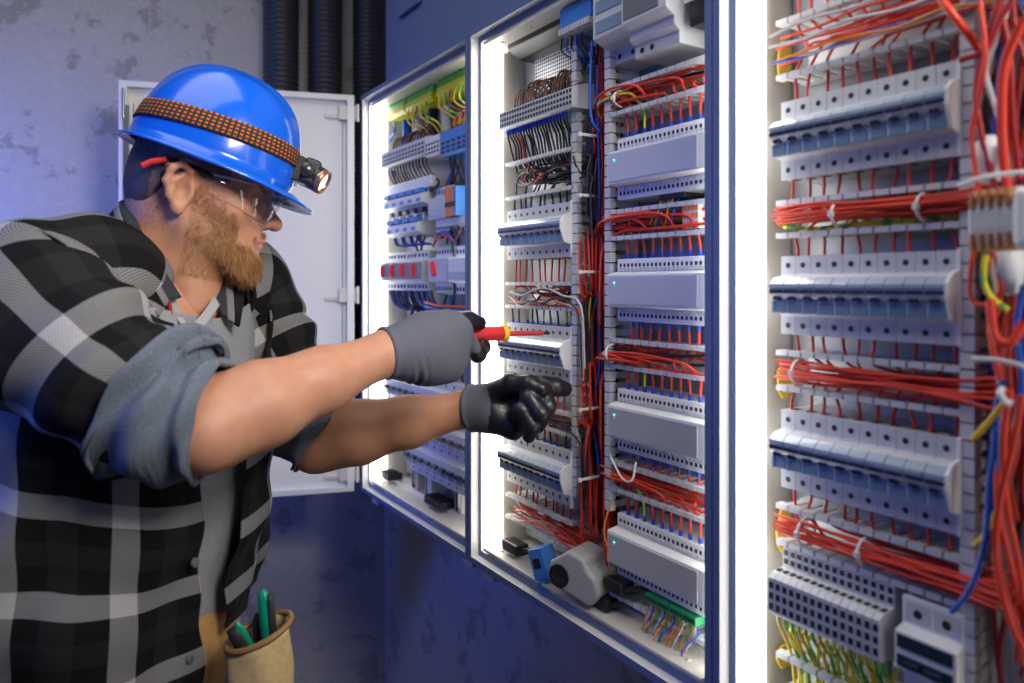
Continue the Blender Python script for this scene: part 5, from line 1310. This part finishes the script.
strip3('undershirt_collar', mat('pale_placket',(0.30,0.30,0.31),.9), [[(164,286,.985),(174,312,.962),(185,330,.955)],[(176,296,.982),(182,316,.968),(192,328,.960)]], .002)
strip3('undershirt_collar', mat('pale_placket',(0.30,0.30,0.31),.9), [[(185,331,.957),(200,316,.975),(214,296,1.02)],[(185,342,.954),(204,326,.972),(219,306,1.015)]], .002)
# buttons on the near front edge
for z in (-.36,-.49,-.575):
    t = np.interp(z, [-.66,-.35,-.05,.10], [0,6,14,26])+6
    p = ring_at(np.array(z), np.array(math.radians(t)), .010)
    nrm = np.array([CF[0],CF[1],0]); V = []; n = 14
    q1 = np.cross(nrm,[0,0,1.]); prof = [(0,.0028),(.0035,.0022),(.0058,.0034),(.0062,.001),(.0062,-.001)]
    V = [p+nrm*h_+(q1*math.cos(2*math.pi*j/n)+np.array([0,0,1.])*math.sin(2*math.pi*j/n))*r for r, h_ in prof for j in range(n)]
    npmesh('button', np.array(V), [(i*n+j,i*n+(j+1)%n,(i+1)*n+(j+1)%n,(i+1)*n+j) for i in range(len(prof)-1) for j in range(n)], mat('button_horn',(0.10,0.11,0.13),.3), person)
# red seam of the undershirt neck
strip3('red_seam', mat('red_stripe',(0.45,0.03,0.03),.8), [[(166,292,.960),(168,304,.955),(169,314,.953)],[(169,292,.959),(171,304,.954),(172,314,.952)]], .002)
# trousers with belt, boots
def leg(hip, knee, ank, name='trouser_leg'):
    return tubeloft(name, [hip, hip*.5+knee*.5+np.array([.01,0,0]), knee, knee*.5+ank*.5+np.array([-.01,0,0]), ank], [.108,.098,.084,.074,.070,.072], M_trous, nv=60, nu=40, foldfn=lambda t, th: .004*np.sin(t*40+2*np.sin(th))+.004*np.sin(th*3+t*8))
HPc = np.array([-.565,1.055,-.54])
hipR = HPc+np.array([CR[0]*.09,CR[1]*.09,0]); hipL = HPc-np.array([CR[0]*.09,CR[1]*.09,0])
ankR = np.array([hipR[0]-.03,hipR[1]-.03,-ZC+.09]); ankL = np.array([hipL[0]+.05,hipL[1]+.03,-ZC+.09])
V, Fc = nets(lambda P: smin(ell(P, HPc+np.array([0,0,.02]), (.150,.185,.14)), smin(cap(P, hipR, hipR*.75+ankR*.25, .112,.102), cap(P, hipL, hipL*.75+ankL*.25, .112,.102), .03), .04), HPc-np.array([.25,.30,.42]), HPc+np.array([.25,.30,.18]), .010)
npmesh('trousers', V, Fc, M_trous, person)
leg(hipR+np.array([0,0,-.08]), hipR*.52+ankR*.48+np.array([.025,0,0]), ankR); leg(hipL+np.array([0,0,-.08]), hipL*.52+ankL*.48+np.array([.025,0,0]), ankL)
for a in (ankR, ankL):
    fwd = np.array([CF[0],CF[1],0]); g = a.copy(); g[2] = -ZC
    V, Fc = nets(lambda P: np.maximum(smin(cap(P, g+[0,0,.05], g+np.array([0,0,.14]), .052,.058), smin(cap(P, g+np.array([0,0,.042])-fwd*.05, g+fwd*.12+np.array([0,0,.036]), .042,.042), ell(P, g+fwd*.15+np.array([0,0,.04]), (.06,.06,.042)), .02), .03), -(P[:,2]+ZC)), g-np.array([.16,.16,.02]), g+np.array([.28,.28,.20]), .008)
    npmesh('boot', V, Fc, mat('boot_leather',(0.03,0.022,0.018),.5), person)

# ---- hard hat and head lamp (things of their own)
HP_ = math.radians(19.5)
hf = _f*math.cos(HP_)-_z*math.sin(HP_); hu = _f*math.sin(HP_)+_z*math.cos(HP_)
HO = np.array([-.430,1.060,.170])
XM = np.stack([hf, HR, hu])
def frT(Q): return np.asarray(Q, float)@XM+HO
hb = m2w(HO)
hat = empty('hard_hat', tuple(hb), 0, 'glossy blue hard hat worn by the man', 'hard hat')
M_hat = mat('blue_hat', (0.005,0.11,0.68), 0.22, coat=0.3)
def dome_r(th):                                          # base outline: half length front/back, half width
    c, s = math.cos(th), math.sin(th); lf, lb, w = .109, .109, .096
    l = lf if c > 0 else lb
    return 1/math.sqrt((c/l)**2+(s/w)**2)
def dome_pt(th, v, off=0.0):                             # v 0 (rim) .. 1 (top)
    H_ = .133; a = v*math.pi/2; k = math.cos(a)**.78; h = H_*math.sin(a)**.92
    r = dome_r(th)*k*(1+.02*(1-v)) ; p = np.array([r*math.cos(th), r*math.sin(th), h])
    if off:
        n = np.array([math.cos(th)*math.cos(a), math.sin(th)*math.cos(a), math.sin(a)*.95]); p = p+n/np.linalg.norm(n)*off
    return p
nu, nv = 96, 26; prof = []
G = []
for j in range(4):                                       # brim from the outer lip inwards
    t = 1-j/3; row = []
    for i in range(nu):
        th = 2*math.pi*i/nu; c = math.cos(th); ext = .011+.030*max(0,c)**2.2+.004*max(0,-c)
        base = dome_pt(th, 0); n = np.array([math.cos(th),math.sin(th),0])
        row.append(base+n*ext*t+np.array([0,0,-.007*t-.010*t*max(0,c)**2-.004*(1-abs(c))*t]))
    G.append(row)
for k in range(nv):
    v = (k/(nv-1))*.9999; row = []
    for i in range(nu):
        th = 2*math.pi*i/nu; p = dome_pt(th, v)
        y = p[1]; ridge = .006*math.exp(-(y/.020)**4)*min(1, v*2.2) + .0025*math.exp(-((abs(y)-.050)/.010)**2)*min(1,v*2)*(1-v*.6)
        p = p+np.array([p[0]*.02*(ridge/.006), 0, ridge]); 
        row.append(p)
    G.append(row)
G = np.array(G); G = frT(G)
def gm(name, G, m, parent, base, closed=True, thick=0., uv=None):
    nv, nu = G.shape[:2]; V = G.reshape(-1,3)
    Fc = [(i*nu+j, i*nu+(j+1)%nu, (i+1)*nu+(j+1)%nu, (i+1)*nu+j) for i in range(nv-1) for j in range(nu if closed else nu-1)]
    o = npmesh(name, V, Fc, m, parent, None, True, uv, base)
    if thick: s = o.modifiers.new('Solidify','SOLIDIFY'); s.thickness = thick; s.offset = -1
    return o
gm('shell', G, M_hat, hat, hb, True, .003)
# sweat band and black harness strap inside
row = [[frT(dome_pt(2*math.pi*i/60, .0)*np.array([.86,.84,1])+np.array([-.004,0,z-(.012*max(0,math.cos(2*math.pi*i/60)))])) for i in range(60)] for z in (.002,.008,.016,.026)]
gm('sweat_band', np.array(row), M_black, hat, hb, True, .002)
row = [[frT(np.array([-.092+.010*math.cos(a)+.004*t+.03*s_*s_, .05*s_, -.022-.035*t])) for s_ in np.linspace(-1,1,16)] for t, a in ((0,0),(.5,1),(1,2))]
gm('nape_strap', np.array(row), M_black, hat, hb, False, .006)
lamp = empty('head_lamp', tuple(m2w(frT((.125,0,.042)))), 0, 'head lamp on an orange-dotted black elastic band round the hard hat', 'head lamp')
lb_ = m2w(frT((.125,0,.042)))
def band_mat():
    m = bpy.data.materials.new('dotted_elastic'); m.use_nodes = True; nt = m.node_tree; b = nt.nodes['Principled BSDF']; L = nt.links.new
    uv = nt.nodes.new('ShaderNodeUVMap'); sx = nt.nodes.new('ShaderNodeSeparateXYZ'); L(uv.outputs[0], sx.inputs[0])
    def mth(op, a, b_=None):
        n = nt.nodes.new('ShaderNodeMath'); n.operation = op
        for i, v in enumerate((a, b_)):
            if v is None: continue
            if isinstance(v, (int,float)): n.inputs[i].default_value = v
            else: L(v, n.inputs[i])
        return n.outputs[0]
    fu = mth('FRACT', mth('MULTIPLY', sx.outputs[0], 84)); fv = mth('FRACT', mth('MULTIPLY', sx.outputs[1], 5))
    k = mth('MULTIPLY', mth('MULTIPLY', mth('GREATER_THAN', fu, .45), mth('GREATER_THAN', fv, .52)), mth('MULTIPLY', mth('GREATER_THAN', sx.outputs[1], .06), mth('LESS_THAN', sx.outputs[1], 1.0)))
    r = nt.nodes.new('ShaderNodeMixRGB'); L(k, r.inputs[0]); r.inputs[1].default_value = (.012,.010,.010,1); r.inputs[2].default_value = (.50,.12,.008,1)
    L(r.outputs[0], b.inputs['Base Color']); b.inputs['Roughness'].default_value = .8
    return m
rows, uvs = [], []; n = 97
for j in range(5):
    t = j/4; rw_ = []
    for i in range(n):
        th = 2*math.pi*i/(n-1); c = math.cos(th)
        v = np.interp(c, [-1,1], [.155,.215])+(t-.5)*.125
        rw_.append(frT(dome_pt(th, v, .0035))); uvs.append((i/(n-1)+.5*0, t))
    rows.append(rw_)
gm('elastic_band', np.array(rows), band_mat(), lamp, lb_, False, .002, np.array(uvs))
def boxT(x0,x1,y0,y1,z0,z1): return [frT((x,y,z)) for z in (z0,z1) for y in (y0,y1) for x in (x0,x1)]
BF = [(0,2,3,1),(4,5,7,6),(0,1,5,4),(1,3,7,5),(3,2,6,7),(2,0,4,6)]
M_lampb = mat('lamp_body', (0.02,0.021,0.025), 0.3, coat=0.3)
o = npmesh('mount_plate', np.array(boxT(.105,.118,-.030,.030,.018,.056)), BF, M_lampb, lamp, None, False, None, lb_); bv = o.modifiers.new('Bevel','BEVEL'); bv.width = .003; bv.segments = 2
def cylT(c, ax, prof, n=20):                             # lathe about an axis in the hat frame
    c, ax = np.array(c, float), np.array(ax, float)/np.linalg.norm(ax); u = np.cross(ax, [0,1,0]); u /= np.linalg.norm(u); w = np.cross(ax, u)
    V = [frT(c+ax*h_+(u*math.cos(2*math.pi*j/n)+w*math.sin(2*math.pi*j/n))*r) for r, h_ in prof for j in range(n)]
    return np.array(V), [(i*n+j,i*n+(j+1)%n,(i+1)*n+(j+1)%n,(i+1)*n+j) for i in range(len(prof)-1) for j in range(n)]
o = npmesh('battery_case', np.array(boxT(.117,.142,-.024,.024,.020,.060)), BF, M_lampb, lamp, None, False, None, lb_); bv = o.modifiers.new('Bevel','BEVEL'); bv.width = .006; bv.segments = 3
V, Fc = cylT((.130,.003,.038), (1,.35,-.22), [(0,0),(.019,0),(.0195,.014),(.0185,.022),(.016,.022),(.0155,.019)]); npmesh('lamp_head', V, Fc, M_lampb, lamp, None, True, None, lb_)
V, Fc = cylT((.130,.003,.038), (1,.35,-.22), [(.0185,.017),(.0198,.019),(.0188,.026),(.0155,.026),(.0150,.021)]); npmesh('bezel', V, Fc, mat('copper_bezel',(0.45,0.22,0.15),.3,.8), lamp, None, True, None, lb_)
V, Fc = cylT((.130,.003,.038), (1,.35,-.22), [(0,.0245),(.008,.0243),(.0155,.0215)]); npmesh('lens', V, Fc, mat('lamp_lens',(0.9,0.88,0.85),.08,emit=(1,.93,.88),es=1.6), lamp, None, True, None, lb_)
V, Fc = cylT((.124,.026,.040), (0,1,.001), [(0,.004),(.010,.004),(.012,0),(.012,-.03)]); npmesh('hinge_knob', V, Fc, M_lampb, lamp, None, True, None, lb_)

# ---- safety glasses
gb = m2w(frH((.09,0,.015)))
gl = empty('safety_glasses', tuple(gb), 0, 'clear wraparound safety glasses on the man\'s face, black temples with red tips', 'safety glasses')
def clear_mat():
    m = bpy.data.materials.new('clear_polycarbonate'); m.use_nodes = True; nt = m.node_tree; b = nt.nodes['Principled BSDF']; out = nt.nodes['Material Output']
    tr = nt.nodes.new('ShaderNodeBsdfTransparent'); tr.inputs[0].default_value = (.975,.98,.985,1); gs = nt.nodes.new('ShaderNodeBsdfGlossy'); gs.inputs['Roughness'].default_value = .04
    lw = nt.nodes.new('ShaderNodeFresnel'); lw.inputs['IOR'].default_value = 1.55; ad = nt.nodes.new('ShaderNodeMath'); ad.operation = 'MULTIPLY_ADD'; ad.inputs[1].default_value = .38; ad.inputs[2].default_value = .015
    mx = nt.nodes.new('ShaderNodeMixShader'); nt.links.new(lw.outputs[0], ad.inputs[0]); nt.links.new(ad.outputs[0], mx.inputs[0]); nt.links.new(tr.outputs[0], mx.inputs[1]); nt.links.new(gs.outputs[0], mx.inputs[2]); nt.links.new(mx.outputs[0], out.inputs[0])
    return m
M_clear = clear_mat()
for s in (1,-1):
    nu, nv = 34, 14; G = np.zeros((nv,nu,3))
    for i in range(nv):
        for j in range(nu):
            t = j/(nu-1); a = math.radians(3+t*78); v = i/(nv-1)
            R_ = np.array([.118*math.cos(a)**.9+.0, .078*math.sin(a)])
            top = .034-.005*t; bot = -.019+.020*max(0,t-.40)**1.5*3.0 + .050*max(0,1-t/.34)**1.0
            z = bot+(top-bot)*v; bul = .004*math.sin(math.pi*v)
            G[i,j] = (R_[0]*(1+bul*6)+.004, s*R_[1]*(1+bul*4), z)
    gm('lens', frH(G), M_clear, gl, gb, False, .0018)
    # frame rim along lens top, temple, red tip
    rim = [frH((.118*math.cos(a)**.9+.005, s*.0785*math.sin(a), .034-.005*t)) for t in np.linspace(.6,1,8) for a in [math.radians(3+t*78)]]
    b = MB(); b.tube([Vector(m2w(p)-gb) for p in rim], .0018, 6); b.build('rim', mat('clear_rim',(0.45,0.47,0.5),.15), gl)
    tp = [(.030,s*.080,.026),(.012,s*.082,.030),(-.005,s*.083,.0335),(-.022,s*.0835,.034),(-.036,s*.083,.028)]
    b = MB(); b.tube([Vector(m2w(frH(p))-gb) for p in smooth_path([Vector(q) for q in tp], 5)], .0030, 8); tpo = b.build('temple', M_black, gl); tpo.parent = gl
    b = MB(); b.tube([Vector(m2w(frH(p))-gb) for p in [(-.028,s*.085,.0335),(-.045,s*.0835,.026),(-.055,s*.081,.018)]], .0042, 8); tag(b.build('temple_tip', mat('red_tip',(0.65,0.04,0.03),.4), gl), 'red tip of the black temple')
b = MB(); b.tube([Vector(m2w(frH((.121,y,.022)))-gb) for y in (-.008,0,.008)], .003, 8); b.build('bridge', mat('clear_rim',(0.45,0.47,0.5),.15), gl)

# ---- insulated screwdriver in the right fist
s1 = px_(549,333,1.222); s0 = px_(470,334,1.115); sd = (s1-s0)/np.linalg.norm(s1-s0)
sb = m2w(s0)
sd_ = empty('screwdriver', tuple(sb), 0, 'red and yellow insulated screwdriver held in the grey gloved fist', 'screwdriver')
def onax(prof, name, m, n=18, hexa=0):
    u = np.cross(sd, [0,0,1.]); u /= np.linalg.norm(u); w = np.cross(sd, u)
    V = [s0+sd*h_+(u*math.cos(2*math.pi*j/n)+w*math.sin(2*math.pi*j/n))*r*(1+hexa*math.cos(6*2*math.pi*j/n)) for r, h_ in prof for j in range(n)]
    return npmesh(name, np.array(V), [(i*n+j,i*n+(j+1)%n,(i+1)*n+(j+1)%n,(i+1)*n+j) for i in range(len(prof)-1) for j in range(n)], m, sd_, None, True, None, sb)
Ls = np.linalg.norm(s1-s0)
hd = px_(505,334,1.165); Lh = (hd-s0)@sd
onax([(0,-.070),(.010,-.070),(.0135,-.062),(.0140,-.03),(.0120,-.005),(.0115,Lh-.022),(.0118,Lh-.012)], 'handle', mat('red_handle',(0.62,0.035,0.04),.35), 24, .05)
onax([(.0118,Lh-.012),(.0128,Lh-.010),(.0130,Lh-.003),(.0095,Lh-.001),(0,Lh-.001)], 'collar_ring', mat('yellow_ring',(0.85,0.50,0.01),.35), 24)
onax([(.0042,Lh-.002),(.0040,Ls-.016),(.0036,Ls-.014),(0,Ls-.014)], 'insulated_shaft', mat('red_shaft',(0.55,0.05,0.05),.4))
onax([(.0026,Ls-.016),(.0026,Ls-.006),(.0034,Ls-.003),(.0022,Ls),(0,Ls)], 'blade_tip', mat('dark_tip',(0.05,0.05,0.055),.35,.6))

# ---- tool pouch with tools
pc = px_(259,671,.985); pb = m2w(pc)
pouch = empty('tool_pouch', tuple(pb), 0, 'tan canvas tool pouch hanging at the man\'s waist', 'tool pouch')
n = 48
def pr(th, r, z, sx=1.0): return pc+np.array([math.cos(th)*r*.95*sx, math.sin(th)*r*.80, z])
rim_z = lambda th: .052+.016*math.cos(th-.35)
rows = []
for z in np.linspace(-.16, 1, 16):
    row = []
    for i in range(n):
        th = 2*math.pi*i/n; zt = rim_z(th); zz_ = -.16+(zt+.16)*((z+.16)/1.16)
        r = .037+.010*math.sin(min(1,max(0,(zz_+.16)/.21))*2.6)+.0018*math.sin(th*5+zz_*60); row.append(pr(th, r, zz_))
    rows.append(row)
M_pouch = mat('pouch_canvas', (0.50,0.36,0.16), 0.85, noise=(0.58,0.44,0.22), bump=0.3, bscale=120)
gm('bag', np.array(rows), M_pouch, pouch, pb, True, .003)
b = MB(); ring = [Vector(m2w(pr(2*math.pi*i/n, .0435, rim_z(2*math.pi*i/n)))-pb) for i in range(n+1)]; b.tube(ring, .0042, 8, 0, False); b.build('rim', mat('pouch_leather',(0.30,0.16,0.06),.6), pouch)
def tool(name, a, b_, r, label, cat):
    a, b_ = np.array(a), np.array(b_); ax = (b_-a)/np.linalg.norm(b_-a); L = np.linalg.norm(b_-a); base = m2w(a)
    r0 = empty(name, tuple(base), 0, label, cat); u = np.cross(ax,[0,1.,0]); u /= np.linalg.norm(u); w = np.cross(ax,u); n = 16
    def lat(nm, prof, m, sh=0., sel=None):
        V = [a+ax*h_+(u*math.cos(2*math.pi*j/n)+w*math.sin(2*math.pi*j/n)*.75)*r_2+u*sh for r_2, h_ in prof for j in range(n)]
        npmesh(nm, np.array(V), [(i*n+j,i*n+(j+1)%n,(i+1)*n+(j+1)%n,(i+1)*n+j) for i in range(len(prof)-1) for j in range(n)], m, r0, None, True, None, base)
    return lat, L
M_tg = mat('green_grip', (0.0,0.27,0.15), 0.4); M_tb = mat('dark_grip', (0.022,0.024,0.030), 0.6)
lat, L = tool('pliers', px_(273,690,.985), px_(264,589,.99), .010, 'green and black handled pliers standing upright in the tool pouch', 'pliers')
lat('green_handle', [(0,0),(.0075,.0),(.0078,L-.012),(.006,L-.003),(0,L)], M_tg, .002); lat('black_grip', [(0,0),(.0062,0),(.0066,L-.016),(.004,L-.008),(0,L-.007)], M_tb, -.006)
lat, L = tool('wire_cutter', px_(262,690,1.0), px_(260,612,1.0), .008, 'black and green cutter between the pliers and the slanted tool', 'cutter')
lat('black_handle', [(0,0),(.006,0),(.0065,L-.012),(.004,L-.004),(0,L)], M_tb, .004); lat('green_insert', [(0,0),(.004,0),(.0045,L-.030),(0,L-.026)], M_tg, -.005)
lat, L = tool('utility_knife', px_(262,676,.985), px_(230,624,.965), .012, 'slanted black tool handle with green edge, leaning out of the pouch', 'knife')
lat('black_handle', [(0,0),(.010,0),(.0108,L-.02),(.009,L-.008),(0,L-.006)], M_tb, 0); lat('green_edge', [(0,0),(.0055,.0),(.006,L-.012),(.0045,L-.003),(0,L)], M_tg, -.0075)
